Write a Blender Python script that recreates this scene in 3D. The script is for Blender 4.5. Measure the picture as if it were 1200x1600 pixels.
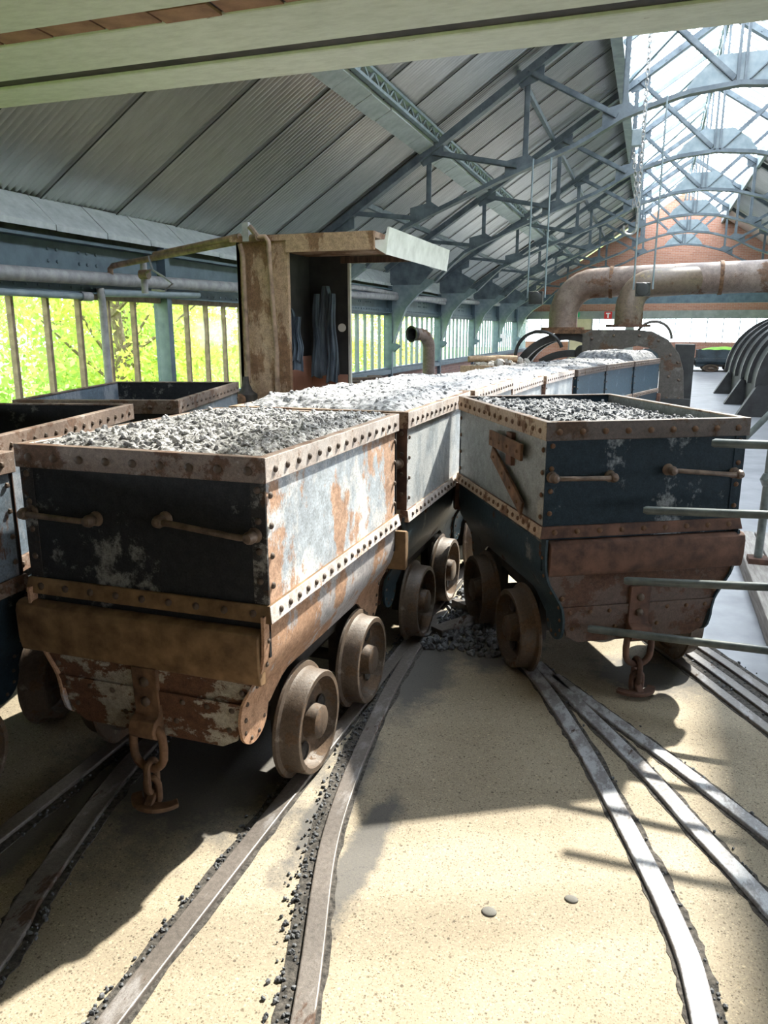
import bpy, math, random
import numpy as np
from mathutils import Vector, Matrix, noise as mnoise
random.seed(7)
rng = np.random.default_rng(7)
for o in list(bpy.data.objects):
    bpy.data.objects.remove(o, do_unlink=True)
sc = bpy.context.scene
COL = sc.collection
PI = math.pi
R = math.radians

# ------------------------------------------------------------------ camera
cam = bpy.data.cameras.new('camera')
cam.sensor_fit = 'AUTO'
cam.sensor_width = 36.0
cam.lens = 27.0
cam.clip_start = 0.05
cam.clip_end = 300
cam_o = bpy.data.objects.new('camera', cam)
COL.objects.link(cam_o)
cam_o.location = (0, 0, 1.6)
cam_o.rotation_euler = (R(90 - 13.36), 0, R(18.805))
sc.camera = cam_o

# ------------------------------------------------------------------ world, sun, exposure
world = bpy.data.worlds.new('sky')
sc.world = world
world.use_nodes = True
wn = world.node_tree.nodes
wn['Background'].inputs[0].default_value = (0.86, 0.93, 1.0, 1)
wn['Background'].inputs[1].default_value = 11.5

SUN_AZ = Vector((0.359, 0.933))      # horizontal direction towards the sun
SUN_EL = R(46.8)
sun = bpy.data.lights.new('sun', 'SUN')
sun.energy = 19.0
sun.angle = R(1.2)
sun.color = (1.0, 0.93, 0.8)
sun_o = bpy.data.objects.new('sun', sun)
COL.objects.link(sun_o)
sd = Vector((SUN_AZ.x * math.cos(SUN_EL), SUN_AZ.y * math.cos(SUN_EL), math.sin(SUN_EL)))
sun_o.rotation_euler = sd.to_track_quat('Z', 'Y').to_euler()
sun_o.location = (6, 20, 20)

sc.view_settings.view_transform = 'Standard'
sc.view_settings.look = 'None'
sc.view_settings.gamma = 1.0
sc.view_settings.use_curve_mapping = False
sc.view_settings.exposure = -0.18
sc.cycles.max_bounces = 10
sc.cycles.diffuse_bounces = 6
sc.cycles.transparent_max_bounces = 24
sc.cycles.use_denoising = True
sc.cycles.sample_clamp_indirect = 8.0
sc.cycles.caustics_reflective = False
sc.cycles.caustics_refractive = False

# ------------------------------------------------------------------ helpers
def tag(o, label=None, cat=None, group=None, kind=None):
    if label: o['label'] = label
    if cat: o['category'] = cat
    if group: o['group'] = group
    if kind: o['kind'] = kind
    return o

def empty(name, loc=(0, 0, 0), rz=0.0, label=None, cat=None, group=None, kind=None):
    o = bpy.data.objects.new(name, None)
    COL.objects.link(o)
    o.empty_display_size = 0.1
    o.location = loc
    o.rotation_euler = (0, 0, rz)
    return tag(o, label, cat, group, kind)

def inst(name, mesh, parent=None, loc=(0, 0, 0), rot=(0, 0, 0), scale=None):
    o = bpy.data.objects.new(name, mesh)
    COL.objects.link(o)
    if parent: o.parent = parent
    o.location = loc
    o.rotation_euler = rot
    if scale is not None: o.scale = scale
    return o

def copy_tree(o, parent=None):
    c = o.copy()
    COL.objects.link(c)
    c.parent = parent
    for ch in list(o.children):
        copy_tree(ch, c)
    return c

class MB:
    """collects geometry for one mesh"""
    def __init__(s): s.v = []; s.f = []
    def add(s, vs, fs):
        k = len(s.v)
        s.v += [tuple(p) for p in vs]
        s.f += [tuple(i + k for i in f) for f in fs]
        return s
    def box(s, x0, x1, y0, y1, z0, z1):
        return s.add([(x0,y0,z0),(x1,y0,z0),(x1,y1,z0),(x0,y1,z0),(x0,y0,z1),(x1,y0,z1),(x1,y1,z1),(x0,y1,z1)],
                     [(3,2,1,0),(4,5,6,7),(0,1,5,4),(1,2,6,5),(2,3,7,6),(3,0,4,7)])
    def bar(s, p, q, w, h, up=(0, 0, 1)):
        p = Vector(p); q = Vector(q); d = (q - p).normalized(); u = Vector(up)
        if abs(d.dot(u)) > 0.99: u = Vector((0, 1, 0))
        r = d.cross(u).normalized(); u = r.cross(d).normalized()
        r = r * w / 2; u = u * h / 2
        vs = [p-r-u, p+r-u, p+r+u, p-r+u, q-r-u, q+r-u, q+r+u, q-r+u]
        return s.add(vs, [(0,1,2,3),(7,6,5,4),(0,4,5,1),(1,5,6,2),(2,6,7,3),(3,7,4,0)])
    def angle(s, p, q, w, t, up=(0, 0, 1), flip=1):
        p = Vector(p); q = Vector(q); d = (q - p).normalized(); u = Vector(up)
        if abs(d.dot(u)) > 0.99: u = Vector((0, 1, 0))
        r = d.cross(u).normalized(); u = r.cross(d).normalized()
        s.bar(p + u*t/2, q + u*t/2, w, t, up)
        s.bar(p + r*(w/2-t/2)*flip + u*w/2, q + r*(w/2-t/2)*flip + u*w/2, t, w, up)
        return s
    def tube(s, pts, rad, n=10, closed=False, caps=True):
        pts = [Vector(p) for p in pts]; m = len(pts)
        rads = rad if isinstance(rad, (list, tuple)) else [rad]*m
        k = len(s.v); prev = None
        for i, p in enumerate(pts):
            if closed: d = pts[(i+1) % m] - pts[i-1]
            else: d = pts[min(i+1, m-1)] - pts[max(i-1, 0)]
            d.normalize()
            if prev is None:
                a = Vector((0,0,1)) if abs(d.z) < 0.9 else Vector((1,0,0))
                prev = (a - d*a.dot(d)).normalized()
            else:
                prev = (prev - d*prev.dot(d)).normalized()
            b = d.cross(prev)
            for j in range(n):
                t = 2*PI*j/n
                s.v.append(tuple(p + (prev*math.cos(t) + b*math.sin(t))*rads[i]))
        for i in range(m if closed else m-1):
            i2 = (i+1) % m
            for j in range(n):
                s.f.append((k+i*n+j, k+i2*n+j, k+i2*n+(j+1)%n, k+i*n+(j+1)%n))
        if caps and not closed:
            s.f.append(tuple(k+j for j in range(n))[::-1])
            s.f.append(tuple(k+(m-1)*n+j for j in range(n)))
        return s
    def lathe(s, prof, n=28, axis='x', c=(0, 0, 0), closed=False):
        k = len(s.v); m = len(prof)
        for (r, a) in prof:
            for j in range(n):
                t = 2*PI*j/n
                p = {'x': (a, r*math.cos(t), r*math.sin(t)), 'y': (r*math.cos(t), a, r*math.sin(t)), 'z': (r*math.cos(t), r*math.sin(t), a)}[axis]
                s.v.append((p[0]+c[0], p[1]+c[1], p[2]+c[2]))
        for i in range(m if closed else m-1):
            i2 = (i+1) % m
            for j in range(n):
                s.f.append((k+i*n+j, k+i*n+(j+1)%n, k+i2*n+(j+1)%n, k+i2*n+j))
        return s
    def prism(s, poly, d0, d1, axis='y'):
        """poly in the two other axes, extruded along axis"""
        n = len(poly); k = len(s.v)
        for d in (d0, d1):
            for (a, b) in poly:
                s.v.append({'y': (a, d, b), 'x': (d, a, b), 'z': (a, b, d)}[axis])
        s.f.append(tuple(k+i for i in range(n)))
        s.f.append(tuple(k+n+i for i in range(n))[::-1])
        for i in range(n):
            s.f.append((k+i, k+n+i, k+n+(i+1)%n, k+(i+1)%n))
        return s
    def mesh(s, name, mat=None, smooth=False):
        me = bpy.data.meshes.new(name)
        me.from_pydata(s.v, [], s.f)
        me.validate()
        import bmesh
        b = bmesh.new(); b.from_mesh(me)
        bmesh.ops.recalc_face_normals(b, faces=b.faces)
        b.to_mesh(me); b.free()
        if mat: me.materials.append(mat)
        if smooth:
            for p in me.polygons: p.use_smooth = True
            try: me.set_sharp_from_angle(angle=R(40))
            except Exception: pass
        me.update()
        return me
    def obj(s, name, mat, parent=None, smooth=False, bevel=0.0, loc=(0, 0, 0), rot=(0, 0, 0)):
        o = inst(name, s.mesh(name, mat, smooth), parent, loc, rot)
        if bevel:
            m = o.modifiers.new('edge', 'BEVEL'); m.width = bevel; m.segments = 2; m.limit_method = 'ANGLE'; m.angle_limit = R(40)
        return o

def arc(cx, cz, r, a0, a1, n):
    return [(cx + r*math.cos(a0+(a1-a0)*i/n), cz + r*math.sin(a0+(a1-a0)*i/n)) for i in range(n+1)]

# ------------------------------------------------------------------ materials
def new_mat(name):
    m = bpy.data.materials.new(name); m.use_nodes = True
    nt = m.node_tree
    return m, nt, nt.nodes, nt.links, nt.nodes['Principled BSDF']

def ramp(nodes, stops, interp='LINEAR'):
    n = nodes.new('ShaderNodeValToRGB'); cr = n.color_ramp; cr.interpolation = interp
    while len(cr.elements) > 1: cr.elements.remove(cr.elements[-1])
    cr.elements[0].position = stops[0][0]
    c = stops[0][1]; cr.elements[0].color = (*c, 1) if len(c) == 3 else c
    for p, c in stops[1:]:
        e = cr.elements.new(p); e.color = (*c, 1) if len(c) == 3 else c
    return n

def tex(nodes, links, scale=5, detail=6, rough=0.6, stretch=(1, 1, 1), off=(0, 0, 0), kind='noise', vec='Object'):
    tc = nodes.new('ShaderNodeTexCoord'); mp = nodes.new('ShaderNodeMapping')
    mp.inputs['Scale'].default_value = stretch; mp.inputs['Location'].default_value = off
    links.new(tc.outputs[vec], mp.inputs[0])
    if kind == 'noise':
        t = nodes.new('ShaderNodeTexNoise'); t.inputs['Scale'].default_value = scale; t.inputs['Detail'].default_value = detail; t.inputs['Roughness'].default_value = rough
    else:
        t = nodes.new('ShaderNodeTexVoronoi'); t.inputs['Scale'].default_value = scale
    links.new(mp.outputs[0], t.inputs['Vector'])
    return t

def mixc(nodes, links, fac, a, b, mode='MIX'):
    n = nodes.new('ShaderNodeMix'); n.data_type = 'RGBA'; n.blend_type = mode
    for sock, val in ((n.inputs[0], fac), (n.inputs[6], a), (n.inputs[7], b)):
        if hasattr(val, 'links') or hasattr(val, 'is_linked'): links.new(val, sock)
        elif isinstance(val, (int, float)): sock.default_value = val
        else: sock.default_value = (*val, 1)
    return n.outputs[2]

def add_bump(nodes, links, bsdf, src, strength, dist):
    b = nodes.new('ShaderNodeBump'); b.inputs['Strength'].default_value = strength; b.inputs['Distance'].default_value = dist
    links.new(src, b.inputs['Height']); links.new(b.outputs[0], bsdf.inputs['Normal'])

def simple(name, c1, c2, scale=6, rough=0.7, metal=0.0, bump=0.3, dist=0.004, stretch=(1, 1, 1), lo=0.35, hi=0.65, detail=6, vec='Object'):
    m, nt, N, L, B = new_mat(name)
    t = tex(N, L, scale, detail, 0.62, stretch, vec=vec)
    r = ramp(N, [(lo, c1), (hi, c2)]); L.new(t.outputs[0], r.inputs[0]); L.new(r.outputs[0], B.inputs['Base Color'])
    B.inputs['Roughness'].default_value = rough; B.inputs['Metallic'].default_value = metal
    if bump: add_bump(N, L, B, t.outputs[0], bump, dist)
    return m

def worn(name, paint, rust, pale, rust_amt=0.5, pale_amt=0.6, scale=4.0, stretch=(1, 1, 1), off=(0, 0, 0), rough=0.6, rust2=None, bump=0.35, spec=0.5):
    """painted steel plate: paint flaked to rust in patches, pale chalky scrapes"""
    m, nt, N, L, B = new_mat(name)
    rust2 = rust2 or tuple(c*0.45 for c in rust)
    fine = tex(N, L, scale*9, 6, 0.7, (1, 1, 1), off)
    rr = ramp(N, [(0.3, rust2), (0.7, rust)]); L.new(fine.outputs[0], rr.inputs[0])
    big = tex(N, L, scale, 10, 0.70, stretch, off)
    f1 = ramp(N, [(rust_amt - 0.012, (0, 0, 0)), (rust_amt + 0.02, (1, 1, 1))]); L.new(big.outputs[0], f1.inputs[0])
    big2 = tex(N, L, scale*1.3, 10, 0.74, stretch, (off[0]+3.1, off[1]+7.7, off[2]+1.9))
    f2 = ramp(N, [(pale_amt - 0.02, (0, 0, 0)), (pale_amt + 0.05, (0.85, 0.85, 0.85))]); L.new(big2.outputs[0], f2.inputs[0])
    grit = tex(N, L, scale*45, 3, 0.8, (1, 1, 1), off)
    gr = ramp(N, [(0.36, (0.62, 0.60, 0.58)), (0.5, (1, 1, 1)), (0.66, (1.25, 1.22, 1.2))]); L.new(grit.outputs[0], gr.inputs[0])
    pv = ramp(N, [(0.35, tuple(c*0.75 for c in paint)), (0.65, tuple(min(1, c*1.25) for c in paint))]); L.new(fine.outputs[0], pv.inputs[0])
    c = mixc(N, L, f2.outputs[0], pv.outputs[0], pale)
    c = mixc(N, L, f1.outputs[0], c, rr.outputs[0])
    c = mixc(N, L, 0.8, c, gr.outputs[0], 'MULTIPLY')
    L.new(c, B.inputs['Base Color'])
    rg = ramp(N, [(0, (rough,)*3), (1, (0.9,)*3)]); L.new(f1.outputs[0], rg.inputs[0]); L.new(rg.outputs[0], B.inputs['Roughness'])
    B.inputs['Specular IOR Level'].default_value = spec
    add_bump(N, L, B, fine.outputs[0], bump, 0.004)
    return m

M = {}
M['rust'] = simple('rust_brown', (0.06, 0.030, 0.016), (0.21, 0.115, 0.062), 14, 0.85, 0, 0.6, 0.006)
M['rust_ochre'] = simple('rust_ochre', (0.085, 0.046, 0.020), (0.25, 0.150, 0.072), 9, 0.85, 0, 0.5, 0.006)
M['rust_red'] = simple('rust_red', (0.05, 0.025, 0.018), (0.15, 0.075, 0.050), 12, 0.85, 0, 0.5, 0.006)
M['rim_A'] = worn('rim_scaled', (0.17, 0.125, 0.10), (0.15, 0.085, 0.055), (0.34, 0.30, 0.275), 0.55, 0.6, 6)
M['rim_R'] = worn('rim_tan', (0.26, 0.19, 0.13), (0.15, 0.08, 0.05), (0.36, 0.30, 0.24), 0.52, 0.62, 5)
M['end_A'] = worn('black_paint_end', (0.020, 0.022, 0.025), (0.10, 0.055, 0.03), (0.24, 0.24, 0.23), 0.68, 0.60, 3.2, rough=0.55, spec=0.2)
M['side_A'] = worn('bleached_plate', (0.46, 0.51, 0.56), (0.66, 0.44, 0.31), (0.82, 0.81, 0.79), 0.468, 0.49, 2.6, (1, 0.8, 0.55), rust2=(0.30, 0.17, 0.11), rough=0.45)
M['low_A'] = worn('rusted_lower_plate', (0.40, 0.38, 0.38), (0.54, 0.33, 0.21), (0.58, 0.59, 0.60), 0.44, 0.60, 3, (1, 1, 0.7), rust2=(0.27, 0.15, 0.09), rough=0.55)
M['endlow_A'] = worn('peeling_end_plate', (0.30, 0.27, 0.22), (0.16, 0.075, 0.042), (0.45, 0.42, 0.36), 0.46, 0.55, 4.5, (1, 1, 1.6), rust2=(0.07, 0.032, 0.02))
M['end_R'] = worn('navy_paint_end', (0.012, 0.023, 0.033), (0.10, 0.05, 0.03), (0.27, 0.30, 0.32), 0.68, 0.575, 3.4, (1, 1, 0.8), (5, 2, 1), rough=0.55, spec=0.15)
M['side_R'] = worn('grey_worn_side', (0.20, 0.215, 0.21), (0.20, 0.11, 0.07), (0.36, 0.34, 0.29), 0.68, 0.56, 2.6, (1, 1, 0.6), (2, 4, 3), rough=0.45)
M['low_R'] = worn('navy_lower_plate', (0.025, 0.045, 0.058), (0.14, 0.07, 0.04), (0.20, 0.20, 0.19), 0.62, 0.63, 3.6, (1, 1, 0.8), (4, 1, 2), rough=0.5, spec=0.25)
M['endlow_R'] = worn('brown_end_plate', (0.085, 0.055, 0.043), (0.11, 0.055, 0.036), (0.18, 0.13, 0.11), 0.5, 0.62, 6)
M['navy'] = worn('navy_paint', (0.022, 0.055, 0.085), (0.12, 0.06, 0.035), (0.24, 0.29, 0.33), 0.70, 0.60, 3, (1, 1, 0.6), (1, 6, 2), rough=0.4)
M['side_B'] = worn('pale_grey_side', (0.36, 0.40, 0.43), (0.34, 0.20, 0.13), (0.55, 0.57, 0.58), 0.68, 0.48, 3, (1, 1, 0.5), (8, 1, 2), rough=0.42)
M['side_L'] = worn('blue_grey_side', (0.11, 0.145, 0.185), (0.11, 0.06, 0.04), (0.28, 0.30, 0.33), 0.66, 0.52, 3, (1, 1, 0.45), (3, 3, 9), rough=0.45)
M['wheel'] = worn('wheel_iron', (0.085, 0.060, 0.042), (0.15, 0.095, 0.058), (0.22, 0.18, 0.15), 0.54, 0.62, 9, rough=0.55)
M['axle'] = simple('dark_iron', (0.012, 0.011, 0.010), (0.05, 0.04, 0.033), 12, 0.7)
M['handle'] = simple('handle_iron', (0.08, 0.055, 0.04), (0.21, 0.145, 0.105), 20, 0.5, 0.2)
M['rail_steel'] = worn('rail_top_steel', (0.125, 0.11, 0.10), (0.10, 0.06, 0.042), (0.24, 0.23, 0.23), 0.60, 0.56, 7, (1, 0.35, 1), rough=0.38)
M['rail_bright'] = worn('rail_polished', (0.19, 0.185, 0.195), (0.09, 0.055, 0.042), (0.42, 0.44, 0.48), 0.62, 0.50, 9, (1, 0.5, 1), rough=0.3)
M['groove'] = simple('coal_dirt', (0.015, 0.014, 0.013), (0.10, 0.09, 0.08), 60, 0.95, 0, 0.8, 0.01)
M['pebble'] = simple('grey_pebble', (0.13, 0.125, 0.115), (0.20, 0.195, 0.18), 30, 0.85)
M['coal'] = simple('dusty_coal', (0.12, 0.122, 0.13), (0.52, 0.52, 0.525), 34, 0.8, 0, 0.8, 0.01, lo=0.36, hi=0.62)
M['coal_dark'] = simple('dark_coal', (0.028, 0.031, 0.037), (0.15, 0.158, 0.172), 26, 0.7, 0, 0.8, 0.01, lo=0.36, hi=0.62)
M['stone'] = simple('pale_stone', (0.25, 0.23, 0.20), (0.5, 0.47, 0.43), 8, 0.85)
M['blue'] = simple('blue_steel_paint', (0.060, 0.095, 0.125), (0.105, 0.15, 0.185), 5, 0.5, 0, 0.15)
M['blue_light'] = simple('pale_blue_steel', (0.16, 0.21, 0.24), (0.26, 0.31, 0.34), 5, 0.5, 0, 0.15)
M['truss'] = simple('truss_blue_grey', (0.055, 0.075, 0.095), (0.13, 0.16, 0.185), 4, 0.5, 0, 0.15)
M['flash'] = simple('zinc_flashing', (0.33, 0.36, 0.38), (0.50, 0.53, 0.55), 5, 0.55, 0.0, 0.2)
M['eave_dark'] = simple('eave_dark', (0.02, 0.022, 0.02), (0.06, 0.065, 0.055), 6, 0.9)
M['cream'] = None
M['wood'] = simple('pale_timber', (0.26, 0.17, 0.10), (0.46, 0.33, 0.21), 5, 0.8, 0, 0.4, 0.004, (6, 0.7, 6))
M['wood_grey'] = simple('weathered_timber', (0.22, 0.20, 0.185), (0.42, 0.39, 0.36), 6, 0.85, 0, 0.5, 0.004, (7, 0.7, 7))
M['wood_dark'] = simple('dark_timber', (0.05, 0.032, 0.024), (0.13, 0.085, 0.06), 6, 0.85, 0, 0.4, 0.004, (6, 6, 0.8))
M['mullion'] = simple('brown_mullion', (0.16, 0.11, 0.075), (0.30, 0.225, 0.16), 10, 0.7)
M['pipe'] = worn('rusty_duct', (0.17, 0.125, 0.105), (0.18, 0.105, 0.068), (0.24, 0.19, 0.165), 0.58, 0.55, 1.6, rough=0.5)
M['duct_yellow'] = worn('rusty_duct_ochre', (0.13, 0.095, 0.07), (0.15, 0.08, 0.045), (0.30, 0.23, 0.08), 0.55, 0.60, 2.2, rough=0.5)
M['pipe_grey'] = simple('grey_pipe', (0.20, 0.20, 0.215), (0.36, 0.355, 0.37), 8, 0.5)
M['pipe_brown'] = simple('brown_pipe', (0.12, 0.075, 0.05), (0.30, 0.20, 0.14), 10, 0.6)
M['booth'] = worn('booth_rust_cream', (0.30, 0.20, 0.13), (0.21, 0.12, 0.065), (0.42, 0.34, 0.25), 0.50, 0.64, 2.2, (1, 1, 0.4), rust2=(0.11, 0.06, 0.032))
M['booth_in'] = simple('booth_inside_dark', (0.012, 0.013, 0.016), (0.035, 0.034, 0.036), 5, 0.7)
M['pink'] = simple('pink_board', (0.30, 0.15, 0.11), (0.42, 0.22, 0.17), 3, 0.7)
M['red_paint'] = simple('faded_red_frame', (0.17, 0.06, 0.05), (0.28, 0.11, 0.09), 6, 0.6)
M['denim'] = simple('navy_cloth', (0.035, 0.05, 0.075), (0.12, 0.155, 0.20), 5, 0.9, 0, 0.4, 0.01, (3, 3, 0.6))
M['tin_white'] = simple('white_tin', (0.5, 0.5, 0.47), (0.68, 0.68, 0.65), 6, 0.45)
M['black'] = simple('black_iron', (0.008, 0.009, 0.010), (0.030, 0.033, 0.036), 5, 0.45)
M['black_matt'] = simple('black_machine', (0.008, 0.010, 0.011), (0.030, 0.033, 0.033), 4, 0.6)
M['tippler'] = worn('tippler_plate', (0.060, 0.053, 0.045), (0.10, 0.058, 0.034), (0.12, 0.115, 0.10), 0.58, 0.58, 2.5, rough=0.55)
M['fence'] = simple('grey_green_rail_paint', (0.055, 0.07, 0.07), (0.13, 0.15, 0.145), 14, 0.4)
M['far_cart'] = simple('far_cart_blue_black', (0.012, 0.022, 0.030), (0.04, 0.06, 0.075), 4, 0.5)
M['green'] = simple('green_tarp', (0.16, 0.42, 0.03), (0.28, 0.60, 0.06), 4, 0.6)
M['yellow'] = simple('cream_door', (0.55, 0.48, 0.30), (0.66, 0.58, 0.38), 3, 0.6)
M['grey_beam'] = simple('grey_green_beam', (0.19, 0.21, 0.20), (0.27, 0.29, 0.275), 3, 0.6)
M['sign_red'] = simple('sign_red', (0.55, 0.02, 0.02), (0.6, 0.03, 0.03), 3, 0.5, bump=0)
M['sign_white'] = simple('sign_white', (0.8, 0.8, 0.8), (0.85, 0.85, 0.85), 3, 0.5, bump=0)
M['sign_green'] = simple('sign_green', (0.02, 0.35, 0.15), (0.03, 0.4, 0.2), 3, 0.5, bump=0)
M['bark'] = simple('bark', (0.10, 0.075, 0.05), (0.24, 0.19, 0.14), 14, 0.9)
M['grass'] = simple('meadow', (0.10, 0.20, 0.03), (0.30, 0.42, 0.10), 3, 0.95)
M['chain'] = simple('galvanised_chain', (0.20, 0.20, 0.20), (0.42, 0.42, 0.42), 20, 0.4, 0.3)

def make_cream():
    m, nt, N, L, B = new_mat('flaking_cream_paint')
    t = tex(N, L, 5, 9, 0.7, (0.6, 2, 2)); t2 = tex(N, L, 26, 6, 0.7, (0.4, 1, 1))
    r = ramp(N, [(0.3, (0.56, 0.575, 0.50)), (0.6, (0.70, 0.715, 0.64))]); L.new(t2.outputs[0], r.inputs[0])
    f = ramp(N, [(0.655, (0, 0, 0)), (0.69, (1, 1, 1))]); L.new(t.outputs[0], f.inputs[0])
    c = mixc(N, L, f.outputs[0], r.outputs[0], (0.20, 0.13, 0.09))
    L.new(c, B.inputs['Base Color']); B.inputs['Roughness'].default_value = 0.6
    add_bump(N, L, B, t2.outputs[0], 0.35, 0.006)
    return m
M['cream'] = make_cream()

def make_leaf(name, a, b):
    m, nt, N, L, B = new_mat(name)
    t = tex(N, L, 1.2, 3, 0.6)
    r = ramp(N, [(0.35, a), (0.65, b)]); L.new(t.outputs[0], r.inputs[0])
    L.new(r.outputs[0], B.inputs['Base Color']); B.inputs['Roughness'].default_value = 0.6
    tr = N.new('ShaderNodeBsdfTranslucent'); L.new(r.outputs[0], tr.inputs[0])
    mx = N.new('ShaderNodeMixShader'); mx.inputs[0].default_value = 0.4
    L.new(B.outputs[0], mx.inputs[1]); L.new(tr.outputs[0], mx.inputs[2]); L.new(mx.outputs[0], N['Material Output'].inputs[0])
    return m
M['leaf'] = make_leaf('spring_leaf', (0.30, 0.48, 0.08), (0.58, 0.74, 0.24))
M['leaf2'] = make_leaf('yellow_leaf', (0.44, 0.54, 0.08), (0.70, 0.74, 0.22))

def make_glass(name, tint, gloss):
    m, nt, N, L, B = new_mat(name)
    N.remove(B)
    tr = N.new('ShaderNodeBsdfTransparent'); tr.inputs[0].default_value = (*tint, 1)
    gl = N.new('ShaderNodeBsdfGlossy'); gl.inputs['Roughness'].default_value = 0.08
    mx = N.new('ShaderNodeMixShader'); mx.inputs[0].default_value = gloss; L.new(tr.outputs[0], mx.inputs[1]); L.new(gl.outputs[0], mx.inputs[2])
    L.new(mx.outputs[0], N['Material Output'].inputs[0])
    return m
M['glass'] = make_glass('window_glass', (0.95, 0.97, 0.96), 0.04)
M['roof_glass'] = make_glass('roof_glass', (0.95, 0.97, 0.98), 0.04)

def make_corrugated():
    m, nt, N, L, B = new_mat('corrugated_iron')
    oi = N.new('ShaderNodeObjectInfo')
    t = tex(N, L, 3.0, 7, 0.65, (0.6, 3.0, 0.6))
    r = ramp(N, [(0.32, (0.43, 0.44, 0.425)), (0.66, (0.56, 0.57, 0.55))]); L.new(t.outputs[0], r.inputs[0])
    v = ramp(N, [(0, (0.86, 0.86, 0.86)), (1, (1.08, 1.08, 1.08))]); L.new(oi.outputs['Random'], v.inputs[0])
    c = mixc(N, L, 1.0, r.outputs[0], v.outputs[0], 'MULTIPLY')
    L.new(c, B.inputs['Base Color']); B.inputs['Roughness'].default_value = 0.30; B.inputs['Metallic'].default_value = 0.8
    return m
M['corr'] = make_corrugated()

def make_brick(name, c1, c2, mort, scale=1.0, vec='Object', rot=(0, 0, 0)):
    m, nt, N, L, B = new_mat(name)
    tc = N.new('ShaderNodeTexCoord'); mp = N.new('ShaderNodeMapping'); mp.inputs['Rotation'].default_value = rot
    L.new(tc.outputs[vec], mp.inputs[0])
    b = N.new('ShaderNodeTexBrick'); L.new(mp.outputs[0], b.inputs[0])
    b.inputs['Color1'].default_value = (*c1, 1); b.inputs['Color2'].default_value = (*c2, 1); b.inputs['Mortar'].default_value = (*mort, 1)
    b.inputs['Scale'].default_value = scale; b.inputs['Brick Width'].default_value = 0.225; b.inputs['Row Height'].default_value = 0.075; b.inputs['Mortar Size'].default_value = 0.006
    L.new(b.outputs[0], B.inputs['Base Color']); B.inputs['Roughness'].default_value = 0.85
    return m
M['brick_side'] = make_brick('brick_dado', (0.20, 0.11, 0.10), (0.28, 0.15, 0.12), (0.26, 0.23, 0.21), rot=(0, R(90), R(90)))
M['brick_end'] = make_brick('brick_gable', (0.30, 0.13, 0.085), (0.38, 0.18, 0.12), (0.35, 0.28, 0.24), rot=(R(90), 0, 0))
M['brick'] = simple('single_brick', (0.16, 0.075, 0.05), (0.36, 0.19, 0.12), 7, 0.85, 0, 0.6, 0.006)

def make_concrete():
    m, nt, N, L, B = new_mat('aggregate_concrete')
    big = tex(N, L, 1.3, 7, 0.6)
    base = ramp(N, [(0.35, (0.265, 0.222, 0.158)), (0.65, (0.345, 0.298, 0.225))]); L.new(big.outputs[0], base.inputs[0])
    c = base.outputs[0]
    for sc_, lo_, hi_, dcut in ((55, 0.10, 0.93, 0.30), (120, 0.16, 0.86, 0.42), (230, 0.2, 0.8, 0.5)):
        vo = tex(N, L, sc_, kind='vor')
        sp = ramp(N, [(0.0, (0.30, 0.28, 0.26)), (lo_, (0.66, 0.63, 0.58)), (lo_+0.03, (1, 1, 1)), (hi_-0.03, (1, 1, 1)), (hi_, (1.25, 1.24, 1.2)), (1.0, (1.55, 1.52, 1.45))])
        sep = N.new('ShaderNodeSeparateColor'); L.new(vo.outputs['Color'], sep.inputs[0]); L.new(sep.outputs[0], sp.inputs[0])
        dd = ramp(N, [(dcut*0.7, (1, 1, 1)), (dcut, (0, 0, 0))]); L.new(vo.outputs['Distance'], dd.inputs[0])
        spm = mixc(N, L, dd.outputs[0], (1, 1, 1), sp.outputs[0])
        c = mixc(N, L, 0.9, c, spm, 'MULTIPLY')
    fine = tex(N, L, 140, 5, 0.75)
    fr = ramp(N, [(0.3, (0.72, 0.72, 0.72)), (0.7, (1.16, 1.16, 1.16))]); L.new(fine.outputs[0], fr.inputs[0])
    c = mixc(N, L, 1.0, c, fr.outputs[0], 'MULTIPLY')
    # coal dust trodden in beside the tracks, plus painted shade under the front wagon
    tc = N.new('ShaderNodeTexCoord')
    dust_shade = None
    for (px, py, rx, ry) in ((-0.93, 2.2, 0.11, 0.62), (-0.74, 1.95, 0.10, 0.5), (-0.95, 3.3, 0.25, 0.7), (-1.5, 2.35, 0.75, 0.9), (-0.62, 3.75, 0.33, 0.5), (-1.80, 1.7, 0.14, 0.8), (0.1, 3.6, 0.4, 0.3)):
        mp = N.new('ShaderNodeMapping'); mp.inputs['Location'].default_value = (-px/rx, -py/ry, 0); mp.inputs['Scale'].default_value = (1/rx, 1/ry, 0)
        L.new(tc.outputs['Object'], mp.inputs[0])
        g = N.new('ShaderNodeTexGradient'); g.gradient_type = 'SPHERICAL'; L.new(mp.outputs[0], g.inputs[0])
        if dust_shade is None: dust_shade = g.outputs['Fac']
        else:
            mx = N.new('ShaderNodeMath'); mx.operation = 'MAXIMUM'; L.new(dust_shade, mx.inputs[0]); L.new(g.outputs['Fac'], mx.inputs[1]); dust_shade = mx.outputs[0]
    pn = tex(N, L, 7, 8, 0.75)
    sm = N.new('ShaderNodeMath'); sm.operation = 'MULTIPLY_ADD'; L.new(dust_shade, sm.inputs[0]); sm.inputs[1].default_value = 0.75; L.new(pn.outputs[0], sm.inputs[2])
    df = ramp(N, [(0.62, (0, 0, 0)), (0.90, (0.85, 0.85, 0.85))]); L.new(sm.outputs[0], df.inputs[0])
    c = mixc(N, L, df.outputs[0], c, (0.075, 0.075, 0.078))
    L.new(c, B.inputs['Base Color'])
    B.inputs['Roughness'].default_value = 0.8
    add_bump(N, L, B, fine.outputs[0], 0.35, 0.003)
    return m
M['concrete'] = make_concrete()
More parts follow.
